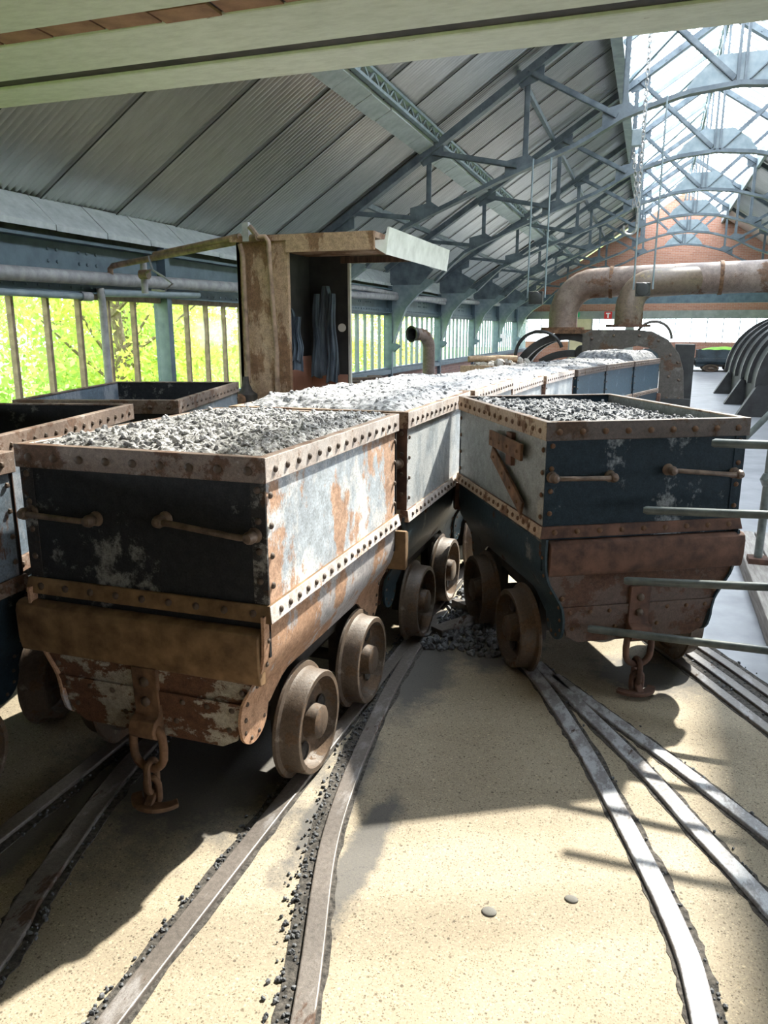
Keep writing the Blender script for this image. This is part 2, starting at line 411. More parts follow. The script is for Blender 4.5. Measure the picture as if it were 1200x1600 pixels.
M['floor_grey'] = simple('grey_worn_floor', (0.17, 0.18, 0.20), (0.29, 0.30, 0.325), 2.2, 0.36, 0, 0.15, 0.003)

# ------------------------------------------------------------------ the hall: floors
EAVE_X, XC, RX = -6.0, 0.95, 7.9
Y0, Y1 = -6.0, 40.0
RIDGE_Z, SLOPE = 7.63, 0.655
def roof_z(x): return RIDGE_Z - SLOPE*abs(x - XC)

b = MB(); b.add([(-7, Y0, 0), (2.6, Y0, 0), (2.6, -0.35, 0), (-0.3, 4.75, 0), (-0.3, 9, 0), (-7, 9, 0)], [(0, 1, 2, 3, 4, 5)])
o = b.obj('floor', M['concrete']); tag(o, 'sand coloured aggregate concrete slab around the embedded rails', 'floor', kind='structure')
b = MB(); b.add([(2.6, Y0, 0), (9, Y0, 0), (9, Y1, 0), (-7, Y1, 0), (-7, 9, 0), (-0.3, 9, 0), (-0.3, 4.75, 0), (2.6, -0.35, 0)], [(0, 1, 2, 7), (2, 3, 5, 6, 7), (3, 4, 5)])
o = b.obj('floor', M['floor_grey']); tag(o, 'smooth blue-grey worn floor running down the hall', 'floor', kind='structure')
b = MB(); b.box(-60, -6.6, -30, 80, -0.6, -0.35); b.box(9.4, 60, -30, 80, -0.6, -0.35); b.box(-60, 60, 41, 90, -0.62, -0.36)
o = b.obj('ground', M['grass']); tag(o, 'green meadow ground outside the windows', 'ground', kind='structure')

# small pebbles set in the slab
def pebble(px, py, rx, ry, mat, label):
    b = MB(); b.lathe([(0.001, 1.0), (0.5, 0.86), (0.87, 0.5), (1, 0), (0.87, -0.5), (0.001, -0.6)], 14, 'z')
    o = b.obj('pebble', mat, smooth=True); o.location = (px, py, 0.002); o.scale = (rx, ry, 0.006)
    tag(o, label, 'pebble')
pebble(-0.315, 1.845, 0.022, 0.019, M['pebble'], 'round grey pebble set in the concrete, largest near the picture bottom')
pebble(-0.10, 1.97, 0.020, 0.016, M['pebble'], 'flat grey pebble set in the concrete near the curved rail')

# ------------------------------------------------------------------ rails
def smooth_path(pts, n=10):
    out = []
    P = [Vector((*p, 0)) for p in pts]
    P = [P[0]*2 - P[1]] + P + [P[-1]*2 - P[-2]]
    for i in range(1, len(P)-2):
        for k in range(n):
            t = k/n
            a, b_, c, d = P[i-1], P[i], P[i+1], P[i+2]
            out.append(0.5*((2*b_) + (c-a)*t + (2*a-5*b_+4*c-d)*t*t + (-a+3*b_-3*c+d)*t**3))
    out.append(P[-2])
    return out

def strip(b, path, off0, off1, z0, z1, jit=0.0):
    n = len(path); k = len(b.v)
    for i, p in enumerate(path):
        d = (path[min(i+1, n-1)] - path[max(i-1, 0)]).normalized(); r = Vector((d.y, -d.x, 0))
        a = p + r*(off0 + random.uniform(-jit, jit)); c = p + r*(off1 + random.uniform(-jit, jit))
        b.v += [(a.x, a.y, z0), (c.x, c.y, z0), (c.x, c.y, z1), (a.x, a.y, z1)]
    for i in range(n-1):
        for j in range(4):
            b.f.append((k+i*4+j, k+i*4+(j+1) % 4, k+(i+1)*4+(j+1) % 4, k+(i+1)*4+j))
    b.f.append((k, k+3, k+2, k+1)); e = k+(n-1)*4; b.f.append((e, e+1, e+2, e+3))

def lump_mesh(b, c, s):
    """one angular lump of coal added to b"""
    t = (1+5**0.5)/2
    base = [(-1,t,0),(1,t,0),(-1,-t,0),(1,-t,0),(0,-1,t),(0,1,t),(0,-1,-t),(0,1,-t),(t,0,-1),(t,0,1),(-t,0,-1),(-t,0,1)]
    fs = [(0,11,5),(0,5,1),(0,1,7),(0,7,10),(0,10,11),(1,5,9),(5,11,4),(11,10,2),(10,7,6),(7,1,8),(3,9,4),(3,4,2),(3,2,6),(3,6,8),(3,8,9),(4,9,5),(2,4,11),(6,2,10),(8,6,7),(9,8,1)]
    q = Matrix.Rotation(random.uniform(0, 6.28), 3, Vector((random.random()-.5, random.random()-.5, random.random()-.5)).normalized())
    sx, sy, sz = (random.uniform(0.6, 1.2) for _ in range(3))
    vs = []
    for p in base:
        v = Vector(p)*0.526*random.uniform(0.75, 1.15)
        v = q @ Vector((v.x*sx, v.y*sy, v.z*sz))
        vs.append((c[0]+v.x*s, c[1]+v.y*s, c[2]+v.z*s))
    b.add(vs, fs)

def rail(pts, label, w=0.058, mat='rail_steel', groove=0, crumbs=0):
    path = smooth_path(pts, 12)
    root = empty('rail', (0, 0, 0), 0, label, 'rail', 'rails set in the floor')
    b = MB(); strip(b, path, -w/2, w/2, -0.03, 0.016); b.obj('rail_head', M[mat], root, bevel=0.004)
    if groove:
        b = MB(); s = 1 if groove > 0 else -1
        strip(b, path, min(s*w/2, s*(w/2+abs(groove))), max(s*w/2, s*(w/2+abs(groove))), -0.02, 0.003, 0.006); b.obj('flangeway', M['groove'], root)
        b = MB()
        strip(b, path, -s*w/2-0.012, -s*w/2+0.012, -0.02, 0.002, 0.006); b.obj('edge_dirt', M['groove'], root)
        if crumbs:
            b = MB()
            for i in range(crumbs):
                k = random.randrange(len(path)-1); p = path[k].lerp(path[k+1], random.random())
                d = (path[k+1]-path[k]).normalized(); r = Vector((d.y, -d.x, 0))
                p = p + r*(s*(w/2 + abs(groove)*0.55 + random.gauss(0, abs(groove)*0.5)))
                lump_mesh(b, (p.x, p.y, 0.004), random.uniform(0.003, 0.009))
            tag(b.obj('coal_crumbs', M['coal_dark'], root), kind='stuff')
    return root

rail([(-1.075, -1.2), (-1.085, 0.2), (-1.094, 1.219), (-1.092, 2.2), (-1.09, 3.0), (-1.09, 4.2), (-1.09, 6.0)], 'straight rail under the outer wheels of the rusty front wagon', groove=-0.03, crumbs=760)
rail([(0.05, -1.0), (-0.43, 0.5), (-0.667, 1.365), (-0.869, 2.032), (-0.984, 2.805), (-1.035, 3.5), (-1.03, 4.1)], 'curved rail sweeping in to meet the front wagon rail', groove=-0.045, crumbs=900)
rail([(-1.885, -1.2), (-1.885, 0.4), (-1.878, 1.655), (-1.885, 2.28), (-1.89, 3.2), (-1.89, 6.0)], 'dark rail under the inner wheels of the rusty front wagon', groove=0.035, crumbs=120)
rail([(-0.95, -1.0), (-1.38, 0.7), (-1.506, 1.283), (-1.585, 1.507), (-1.741, 2.134), (-1.80, 2.75), (-1.82, 3.3)], 'shadowed curved rail crossing below the front wagon hook', w=0.075, groove=0.03, crumbs=120)
rail([(-0.86, 4.13), (-0.45, 3.488), (-0.20, 2.97), (-0.003, 2.474), (0.173, 1.974), (0.235, 1.67), (0.275, 1.1), (0.29, -1.0)], 'polished curved rail ending at the bottom of the picture', w=0.062, mat='rail_bright', groove=-0.022, crumbs=60)
rail([(-0.42, 3.55), (-0.2, 3.2), (0.077, 2.753), (0.28, 2.38), (0.432, 2.113), (0.75, 1.5), (1.25, 0.3), (1.6, -0.8)], 'polished middle rail of the three beside the navy wagon', w=0.06, mat='rail_bright', groove=-0.02, crumbs=60)
rail([(-0.32, 3.43), (-0.1, 3.166), (0.2, 2.81), (0.475, 2.455), (0.95, 1.85), (1.55, 0.8), (2.0, -0.3)], 'polished outer rail of the three beside the navy wagon', w=0.055, mat='rail_bright', groove=-0.02, crumbs=60)
for k, lab in enumerate(('worn guard rail nearest the slab below the railing bars', 'worn running rail between two guard rails below the railing bars', 'worn guard rail beside the blue-grey floor below the railing bars')):
    e = 0.105*k
    rail([(-0.15+e*.85, 4.45+e*.45), (0.243+e*.87, 3.80+e*.49), (0.571+e*.87, 3.20+e*.49), (0.98+e*.87, 2.5+e*.49), (1.75+e*.87, 1.2+e*.49), (2.4+e*.87, -0.2+e*.49)], lab, w=0.05, groove=-0.045, crumbs=90)

# crossing plates and rubble in the pit between the two trains
o = MB().bar((-0.98, 3.75, 0.02), (-0.66, 4.25, 0.02), 0.09, 0.04).bar((-0.99, 4.2, 0.03), (-0.70, 4.0, 0.03), 0.05, 0.05).obj('crossing_plate', M['rail_steel'], bevel=0.004)
tag(o, 'crossed steel plates in the gap between two wagons', 'track plate')
b = MB()
for i in range(700):
    x = random.uniform(-1.02, -0.55); y = random.uniform(3.55, 4.7)
    if x > -0.55 - (y-3.55)*0.35: continue
    lump_mesh(b, (x, y, 0.01), random.uniform(0.008, 0.03))
o = b.obj('rubble', M['coal_dark']); tag(o, 'loose coal rubble between the two wagon tracks', 'rubble', kind='stuff')

# ------------------------------------------------------------------ wagons
W, LEN, HT = 0.90, 1.265, 1.235
M['rivet'] = simple('rivet_iron', (0.035, 0.024, 0.018), (0.11, 0.07, 0.045), 30, 0.6)
RIVET = MB().lathe([(1.0, 0), (0.92, 0.45), (0.55, 0.85), (0.001, 1.0)], 9, 'z').mesh('rivet', M['rivet'], True)
RIVET_DARK = MB().lathe([(1.0, 0), (0.92, 0.45), (0.55, 0.85), (0.001, 1.0)], 9, 'z').mesh('rivet', M['rust'], True)
WHEEL_PROF = [(0.001, 0.046), (0.05, 0.046), (0.060, 0.040), (0.066, -0.005), (0.085, -0.020), (0.150, -0.018), (0.162, -0.005), (0.166, 0.036), (0.184, 0.036), (0.188, 0.031),
              (0.189, -0.020), (0.195, -0.034), (0.212, -0.040), (0.215, -0.050), (0.208, -0.056), (0.165, -0.052), (0.155, -0.038), (0.07, -0.038), (0.06, -0.055), (0.001, -0.055)]

def wheel_mesh():
    """flanged iron wheel, x axis pointing away from the wagon, with web holes"""
    b = MB(); b.lathe(WHEEL_PROF, 40, 'x')
    me = b.mesh('wheel', M['wheel'], True)
    return me
WHEEL = wheel_mesh()
WEBHOLE = MB().lathe([(0.001, 0.0), (0.021, 0.0), (0.024, 0.004), (0.028, 0.0)], 14, 'x').mesh('web_hole', M['axle'], True)

def side_profile(hl):
    return [(0.450, 0.745), (0.450, 0.66), (0.447, 0.605), (0.432, 0.55), (0.396, 0.49), (0.366, 0.44), (0.355, 0.39), (0.352, 0.262)]

def side_plate(sgn, length):
    """lower side plate: swings inwards, with a rounded tongue at each end and an arch over the wheels"""
    prof = side_profile(0)
    # arc length parameter
    ds = [0]
    for i in range(len(prof)-1): ds.append(ds[-1] + math.hypot(prof[i+1][0]-prof[i][0], prof[i+1][1]-prof[i][1]))
    T = ds[-1]
    def at(s):
        s = max(0, min(T, s))
        for i in range(len(ds)-1):
            if s <= ds[i+1]:
                t = (s-ds[i])/(ds[i+1]-ds[i]); return (prof[i][0]+(prof[i+1][0]-prof[i][0])*t, prof[i][1]+(prof[i+1][1]-prof[i][1])*t)
        return prof[-1]
    h = length/2
    ys = list(np.linspace(-h, -h+0.19, 15)) + list(np.linspace(-h+0.205, h-0.205, 24)) + list(np.linspace(h-0.19, h, 15))
    b = MB(); NS = 16
    rows = []
    for thick in (0.0, 0.010):
        for y in ys:
            e = h - abs(y)                # distance from the end
            if e < 0.19:
                u = (e - 0.095)/0.095
                smax = T - 0.095*(1 - math.sqrt(max(0, 1-u*u)))
            else:
                u = min(1, (e-0.19)/0.14); u = u*u*(3-2*u)
                smax = (T-0.095) + (0.335 - (T-0.095))*u
            inset = 0.0
            for k in range(NS+1):
                s = smax*k/NS
                x, z = at(s)
                yy = y
                
                b.v.append((sgn*(x - thick), yy, z))
    ny = len(ys); lay = ny*(NS+1)
    for i in range(ny-1):
        for k in range(NS):
            a = i*(NS+1)+k
            b.f.append((a, a+1, a+NS+2, a+NS+1)); b.f.append((lay+a, lay+a+NS+1, lay+a+NS+2, lay+a+1))
    for i in range(ny-1):
        a = i*(NS+1)+NS; b.f.append((a, a+NS+1, lay+a+NS+1, lay+a))
    for k in range(NS):
        b.f.append((k, k+1, lay+k+1, lay+k)); a = (ny-1)*(NS+1)+k; b.f.append((a, a+1, lay+a+1, lay+a))
    return b

def link_pts(cx, cy, cz, rw, rl, plane='xz', n=20):
    pts = []
    for i in range(n):
        t = 2*PI*i/n
        a = rw*math.cos(t); c = rw*math.sin(t) + math.copysign(rl, math.sin(t)) if abs(math.sin(t)) > 1e-6 else 0
        pts.append((cx+a, cy, cz+c) if plane == 'xz' else (cx, cy+a, cz+c))
    return pts

def build_wagon(name, mats, label, length=LEN, ht=HT, rivets='each', hook=True, handles=True, group='mine wagons', chain_mat='rust', holes=True, bz=(0.72, 0.775), bump=(0.695, 0.508), bump_x=(-0.50, 0.432)):
    root = empty(name, (0, 0, 0), 0, label, 'mine wagon', group)
    w, h = W/2, length/2
    zt = ht
    t = 0.012
    # shell
    for s in (-1, 1):
        MB().box(s*w - (t if s > 0 else 0), s*w + (t if s < 0 else 0), -h+t, h-t, 0.72, zt-0.004).obj('side_panel', M[mats['side']], root)
    for s in (-1, 1):
        MB().box(-w, w, s*h - (t if s > 0 else 0), s*h + (t if s < 0 else 0), 0.60, zt-0.004).obj('end_panel', M[mats['end']], root)
    MB().box(-w+t, w-t, -h+t, h-t, 0.70, 0.715).box(-0.33, 0.33, -h+0.1, h-0.1, 0.36, 0.40).obj('floor_plate', M['axle'], root)
    # rim and waist band (each a continuous angle-iron ring)
    def ring(nm, z0, z1, out, mat, flare=0.0, lip=0.0, sidemat=None):
        b = MB(); a, c = w, h; o1 = out
        def loop(dx, z): return [(-a-dx, -c-dx, z), (a+dx, -c-dx, z), (a+dx, c+dx, z), (-a-dx, c+dx, z)]
        L0 = [loop(o1+flare, z0), loop(o1, z1), loop(-0.014 - lip, z1), loop(-0.014-lip, z1-0.008), loop(0.0, z1-0.008) if lip else loop(-0.014, z0), loop(0.0, z0)]
        if not lip: L0 = [loop(o1+flare, z0), loop(o1, z1), loop(0.0005, z1), loop(0.0005, z0)]
        k = len(b.v)
        for lp in L0: b.v += lp
        n = len(L0)
        for i in range(n):
            for j in range(4):
                b.f.append((k+i*4+j, k+i*4+(j+1) % 4, k+((i+1) % n)*4+(j+1) % 4, k+((i+1) % n)*4+j))
        o_ = b.obj(nm, M[mat], root, bevel=0.003)
        if sidemat:
            o_.data.materials.append(M[sidemat])
            for p in o_.data.polygons:
                if abs(p.normal.x) > 0.7: p.material_index = 1
        return o_
    rim = ring('rim', zt-0.078, zt, 0.013, mats['rim'], 0.0, 0.006, mats.get('rim_side'))
    band = ring('band', bz[0], bz[1], 0.012, mats['band'], 0.010, 0.0, mats.get('band_side'))
    for s in (-1, 1):
        side_plate(s, length+0.07).obj('side_plate', M[mats['low']], root, smooth=True)
    ends = []
    for s in (-1, 1):
        # bumper: rolled plate across the end
        bt, bb = bump
        prof = [(0.0, bt), (0.026, bt-0.002), (0.042, bt-0.012), (0.048, bt-0.035), (0.046, bb+0.055), (0.038, bb+0.015), (0.032, bb+0.004), (0.0, bb)]
        b = MB(); b.prism([(s*(h + y), z) for (y, z) in prof], *(bump_x if s < 0 else (-bump_x[1], -bump_x[0])), 'x')
        b.obj('bumper', M[mats['bumper']], root, smooth=True, bevel=0.004)
        # end plate under the bumper, narrowing and leaning in
        b = MB(); poly = [(-0.435, 0.66), (0.435, 0.66), (0.43, 0.56), (0.372, 0.46), (0.345, 0.37), (0.325, 0.295), (0.27, 0.265), (-0.27, 0.265), (-0.325, 0.295), (-0.345, 0.37), (-0.372, 0.46), (-0.43, 0.56)]
        n = len(poly)
        def yo(z): return h + 0.026 - max(0, 0.52-z)*0.06
        for th in (0, 0.012):
            for (x, z) in poly: b.v.append((x, s*(yo(z)-th), z))
        b.f.append(tuple(range(n))); b.f.append(tuple(range(n, 2*n))[::-1])
        for i in range(n): b.f.append((i, (i+1) % n, n+(i+1) % n, n+i))
        ends.append(b.obj('end_plate', M[mats['endlow']], root))
        # riveted strap across the end plate
        b = MB(); y = yo(0.41)
        b.add([(-0.35, s*(yo(0.385)+0.001), 0.385), (0.35, s*(yo(0.385)+0.001), 0.385), (0.366, s*(yo(0.435)+0.001), 0.435), (-0.366, s*(yo(0.435)+0.001), 0.435),
               (-0.35, s*(yo(0.385)+0.009), 0.385), (0.35, s*(yo(0.385)+0.009), 0.385), (0.366, s*(yo(0.435)+0.009), 0.435), (-0.366, s*(yo(0.435)+0.009), 0.435)],
              [(0,1,2,3),(4,5,6,7),(0,1,5,4),(1,2,6,5),(2,3,7,6),(3,0,4,7)])
        b.obj('strap', M[mats['endlow']], root)
        # corner angles
    for sx in (-1, 1):
        for sy in (-1, 1):
            b = MB(); b.box(sx*(w-0.045), sx*(w+0.004), sy*h, sy*(h+0.004), 0.775, zt-0.078)
            b.obj('corner_angle', M[mats.get('corner', 'rust')], root)
    # wheels and axles
    for sy in (-1, 1):
        b = MB(); b.tube([(-0.33, sy*0.285, 0.203), (0.33, sy*0.285, 0.203)], 0.026, 10); b.obj('axle', M['axle'], root, smooth=True)
        for sx in (-1, 1):
            o = inst('wheel', WHEEL, root, (sx*0.425, sy*0.285, 0.203), (0, 0, 0 if sx > 0 else PI))
            if holes:
                for k in range(3):
                    a = k*2*PI/3 + 0.6 + sy*0.5
                    inst('web_hole', WEBHOLE, o, (-0.010, 0.112*math.cos(a), 0.112*math.sin(a)), (0, 0, 0), (1.5, 1.3, 1.3))
            MB().box(sx*0.30-0.02, sx*0.30+0.02, sy*0.275-0.05, sy*0.275+0.05, 0.15, 0.37).obj('axle_box', M['axle'], root)
    MB().box(-0.26, -0.20, -h+0.08, h-0.08, 0.28, 0.36).obj('frame_beam', M['axle'], root)
    MB().box(0.20, 0.26, -h+0.08, h-0.08, 0.28, 0.36).obj('frame_beam', M['axle'], root)
    # rivets
    spots = []   # (parent, loc, normal, size)
    nf, ns, nb = 9, 15, 18
    def nrm_rot(nv): return Vector(nv).to_track_quat('Z', 'Y').to_euler()
    for s in (-1, 1):
        for i in range(nf):
            x = -w + 0.045 + (W-0.09)*i/(nf-1)
            spots.append((rim, (x, s*(h+0.013), zt-0.042), (0, s, 0), 0.0122))
            spots.append((band, (x, s*(h+0.016), (bz[0]+bz[1])/2), (0, s, 0.05), 0.0110))
        for i in range(ns):
            y = -h + 0.05 + (length-0.10)*i/(ns-1)
            spots.append((rim, (s*(w+0.013), y, zt-0.042), (s, 0, 0), 0.0105))
        for i in range(nb):
            y = -h + 0.05 + (length-0.10)*i/(nb-1)
            spots.append((band, (s*(w+0.017), y, (bz[0]+bz[1])/2), (s, 0, 0.05), 0.0100))
    for sx in (-1, 1):
        for sy in (-1, 1):
            for k in range(4):
                z = 0.83 + k*0.095
                spots.append((root, (sx*(w+0.004), sy*(h-0.028), z), (sx, 0, 0), 0.0100))
                spots.append((root, (sx*(w-0.022), sy*(h+0.004), z+0.02), (0, sy, 0), 0.010))
            # along the tongue of the lower plate
            for (z, e) in ((0.66, 0.022), (0.58, 0.022), (0.50, 0.022), (0.43, 0.022), (0.37, 0.025)):
                xx = np.interp(z, [p[1] for p in side_profile(0)][::-1], [p[0] for p in side_profile(0)][::-1])
                spots.append((root, (sx*(xx+0.001), sy*(h+0.03-e), z), (sx, 0, 0), 0.0075))
            for k in range(4):
                a = PI*(0.15+0.7*k/3)
                spots.append((root, (sx*0.352, sy*(h+0.035-0.095+0.072*math.cos(a)), 0.357-0.074*math.sin(a)), (sx, 0, 0), 0.0075))
    for sy in (-1, 1):
        for i in range(8):
            x = -0.32+0.64*i/7
            if abs(x) < 0.06 : continue
            spots.append((root, (x, sy*(h+0.035-0.11*0.06), 0.41), (0, sy, -0.2), 0.009))
        for x in (-0.37, 0.37): spots.append((root, (x*0.97, sy*(h+0.024), 0.475), (0, sy, -0.2), 0.010))
        for x in (-0.30, -0.1, 0.1, 0.30): spots.append((root, (x, sy*(h+0.026-0.19*0.06), 0.33), (0, sy, -0.2), 0.009))
    if rivets == 'each':
        rv = RIVET if mats['band'] != 'rust_red' else RIVET_DARK
        for (pa, loc, nv, sz) in spots:
            inst('rivet', rv, pa, loc, nrm_rot(nv), (sz*1.15, sz*1.15, sz*0.85))
    else:
        b = MB()
        for (pa, loc, nv, sz) in spots:
            q = Vector(nv).to_track_quat('Z', 'Y').to_matrix()
            vs = []
            for (r, a) in ((1.0, 0), (0.7, 0.7)):
                for j in range(6): vs.append(Vector(loc) + q @ Vector((r*sz*1.15*math.cos(j*PI/3), r*sz*1.15*math.sin(j*PI/3), a*sz*0.9)))
            vs.append(Vector(loc) + q @ Vector((0, 0, sz*0.9)))
            fs = [(j, (j+1) % 6, 6+(j+1) % 6, 6+j) for j in range(6)] + [(6+j, 6+(j+1) % 6, 12) for j in range(6)]
            b.add(vs, fs)
        tag(b.obj('rivets', M['rivet'], root, smooth=True), kind='stuff')
    # grab handles on the near end
    if handles:
        for x0, x1, z0, z1 in ((-0.425, -0.165, 1.005, 1.0), (0.10, 0.415, 1.02, 0.995)):
            y = -h-0.045
            hd = MB().tube([(x0, -h, z0), (x0+0.006, y+0.008, z0), (x0+0.03, y, z0), (x1-0.03, y, z1), (x1-0.006, y+0.008, z1), (x1, -h, z1)], [0.0105]*6, 10).obj('handle', M['handle'], root, smooth=True)
            for (x, z) in ((x0, z0), (x1, z1)):
                MB().lathe([(0.001, -0.060), (0.014, -0.056), (0.021, -0.040), (0.020, -0.022), (0.013, -0.012), (0.024, -0.006), (0.026, 0.0)], 14, 'y', (x, -h, z)).obj('handle_boss', M['handle'], hd, smooth=True)
    # drawbar plate with the coupling chain
    if hook:
        s = -1
        y = -(h + 0.026)
        cm = M[chain_mat]
        b = MB(); b.prism([(y+0.02, 0.515), (y-0.014, 0.515), (y-0.006, 0.36), (y-0.014, 0.345), (y-0.04, 0.335), (y-0.052, 0.31), (y-0.05, 0.285), (y-0.03, 0.268), (y, 0.262), (y+0.03, 0.28), (y+0.03, 0.36)], -0.048, 0.048, 'x')
        dp = b.obj('drawbar_plate', cm, root, smooth=True, bevel=0.003)
        for z in (0.465, 0.395):
            inst('rivet', RIVET, dp, (0, y-0.011, z), nrm_rot((0, -1, 0)), (0.018, 0.018, 0.014))
        yc = y - 0.02
        MB().tube(link_pts(0.004, yc, 0.235, 0.060, 0.022, 'xz'), 0.0145, 10, True).obj('chain_link', cm, dp, smooth=True)
        MB().tube(link_pts(0.006, yc+0.002, 0.122, 0.026, 0.030, 'yz'), 0.0125, 9, True).obj('chain_link', cm, dp, smooth=True)
        MB().tube(link_pts(0.008, yc, 0.070, 0.026, 0.020, 'xz'), 0.011, 9, True).obj('chain_link', cm, dp, smooth=True)
        # flat anchor-shaped hook resting on the floor
        b = MB(); outl = arc(0.0, 0.0, 0.10, R(200), R(340), 16) + arc(0.0, 0.025, 0.078, R(335), R(205), 16)
        b.prism([(x+0.01, yy+yc+0.04) for (x, yy) in outl], 0.020, 0.036, 'z')
        b.bar((0.01, yc-0.035, 0.03), (0.01, yc+0.01, 0.072), 0.03, 0.018)
        b.obj('hook', M['rust_red'] if chain_mat == 'rust_red' else cm, dp, bevel=0.003)
    return root

def coal_load(name, label, x, y, rz, length=LEN, ht=HT, base=-0.03, crown=0.055, mat='coal', lumps=420, tilt=0.0, res=0.016):
    w, h = W/2-0.017, length/2-0.017
    nx, ny = int(2*w/res), int(2*h/res)
    off = Vector((x*3.1, y*2.7, 5))
    b = MB()
    def hz(px, py):
        e = min(1, (w-abs(px))/0.12, (h-abs(py))/0.12); e = max(0, e)
        z = ht + base + crown*(e**0.7) + tilt*px
        q = Vector((px, py, 0))
        z += 0.016*mnoise.noise(q*5+off) + 0.010*mnoise.noise(q*19+off) + 0.008*mnoise.noise(q*47+off)
        return z
    for i in range(nx+1):
        for j in range(ny+1):
            px = -w + 2*w*i/nx; py = -h + 2*h*j/ny
            b.v.append((px, py, hz(px, py) + random.uniform(-0.004, 0.004)))
    for i in range(nx):
        for j in range(ny):
            a = i*(ny+1)+j; b.f.append((a, a+ny+1, a+ny+2, a+1))
    k = len(b.v)
    for i in range(lumps):
        px = random.uniform(-w+0.02, w-0.02); py = random.uniform(-h+0.02, h-0.02)
        s = min(0.013, 0.0036*random.paretovariate(2.2))
        lump_mesh(b, (px, py, hz(px, py)+s*0.25), s)
    o = inst(name, b.mesh(name, M[mat]), None, (x, y, 0), (0, 0, rz))
    tag(o, label, 'coal', 'coal loads', 'stuff')
    return o

def place(o, x, y, rz, z=0.0, sc_=None):
    o.location = (x, y, z); o.rotation_euler = (0, 0, rz)
    if sc_: o.scale = sc_
    return o

M['rim_sunlit'] = worn('painted_sunlit_rim', (0.52, 0.45, 0.41), (0.42, 0.28, 0.20), (0.66, 0.61, 0.58), 0.60, 0.5, 7)  # sunlight on the rim and band sides put into the paler colour
M['rim_tan'] = worn('tan_rim', (0.34, 0.25, 0.17), (0.20, 0.11, 0.06), (0.46, 0.38, 0.29), 0.56, 0.6, 6)
M['rim_dark'] = worn('dark_brown_rim', (0.075, 0.055, 0.046), (0.10, 0.06, 0.04), (0.17, 0.14, 0.125), 0.58, 0.62, 6)
M['corner_A'] = worn('worn_corner', (0.035, 0.033, 0.033), (0.10, 0.06, 0.04), (0.30, 0.29, 0.27), 0.58, 0.57, 6, spec=0.2)
mats_A = dict(rim_side='rim_sunlit', band_side='rim_sunlit', side='side_A', end='end_A', rim='rim_A', band='rust_ochre', low='low_A', bumper='rust_ochre', endlow='endlow_A', corner='corner_A')
mats_R = dict(rim_side='rim_tan', band_side='rim_tan', side='side_R', end='end_R', rim='rim_dark', band='rust_red', low='low_R', bumper='rust_red', endlow='endlow_R', corner='end_R')
mats_B = dict(rim_side='rim_sunlit', band_side='rim_sunlit', side='side_B', end='end_R', rim='rim_R', band='rim_R', low='low_R', bumper='rust_red', endlow='endlow_R', corner='rust_red')
mats_N = dict(side='navy', end='end_R', rim='rim_dark', band='rim_dark', low='low_R', bumper='rust_red', endlow='endlow_R', corner='end_R')
mats_L = dict(side='side_L', end='end_A', rim='rim_A', band='rim_A', low='end_R', bumper='rust_red', endlow='endlow_R', corner='rust_red')

A = build_wagon('mine_wagon', mats_A, 'rusty coal wagon in front with black end panel and two grab handles')
place(A, -1.507, 2.0+LEN/2, 0)
coal_load('coal_load', 'grey coal heaped in the rusty wagon with the black end', -1.507, 2.0+LEN/2, 0, base=-0.018, crown=0.03, lumps=2600, res=0.009)

RANG = R(29.4)
RC = (-0.292, 3.948)
Rw = build_wagon('mine_wagon', mats_R, 'navy coal wagon set askew beside the railing, grey side with two brackets', chain_mat='rust_red', bz=(0.745, 0.795), bump=(0.735, 0.575), bump_x=(-0.432, 0.475))
place(Rw, RC[0], RC[1], RANG)
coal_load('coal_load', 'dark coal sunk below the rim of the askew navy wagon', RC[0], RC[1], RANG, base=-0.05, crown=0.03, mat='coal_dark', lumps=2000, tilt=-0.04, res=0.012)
# brackets on the grey side of that wagon
w = W/2
def bracket(y0, z0, y1, z1, wd, name, holes):
    d = Vector((0, y1-y0, z1-z0)); L_ = d.length; d.normalize(); n = Vector((0, -d.z, d.y))*wd/2
    b = MB(); b.bar((-w-0.028, y0, z0), (-w-0.028, y1, z1), wd, 0.014, up=(1, 0, 0))
    o = b.obj(name, M['rust'], Rw, bevel=0.003)
    for t_ in holes:
        inst('rivet', RIVET_DARK, o, (-w-0.036, y0+(y1-y0)*t_, z0+(z1-z0)*t_), Vector((-1, 0, 0)).to_track_quat('Z', 'Y').to_euler(), (0.008, 0.008, 0.007))
bracket(0.02, 1.085, -0.42, 1.075, 0.075, 'bracket_plate', (0.08, 0.35, 0.6, 0.9))
bracket(-0.02, 1.02, -0.45, 0.83, 0.065, 'bracket_strut', (0.1, 0.4, 0.65, 0.88))
MB().box(-w-0.02, -w, -0.26, -0.19, 0.99, 1.14).obj('bracket_post', M['rust_red'], Rw)

B = build_wagon('mine_wagon', mats_B, 'pale sided coal wagon coupled directly behind the rusty front wagon', rivets='joined', hook=False)
place(B, -1.485, 3.36+LEN/2, R(0.0))
coal_load('coal_load', 'sunlit coal in the wagon coupled behind the front one', -1.485, 3.36+LEN/2, 0, base=-0.02, crown=0.06, lumps=420)
def more(src, label, x, y, rz, ht=1.0):
    c = copy_tree(src); c['label'] = label
    place(c, x, y, rz); c.scale = (1, 1, ht)
    return c
more(B, 'pale sided coal wagon touching the back corner of the navy wagon', -1.455, 4.70+LEN/2, R(-1))
coal_load('coal_load', 'sunlit coal in the third wagon of the long train', -1.455, 4.70+LEN/2, R(-1), base=-0.02, crown=0.05, lumps=300, res=0.02)
Nw = build_wagon('mine_wagon', mats_N, 'dark blue coal wagon, last of the train before the tippler arch', rivets='joined', hook=False, handles=False, holes=False)
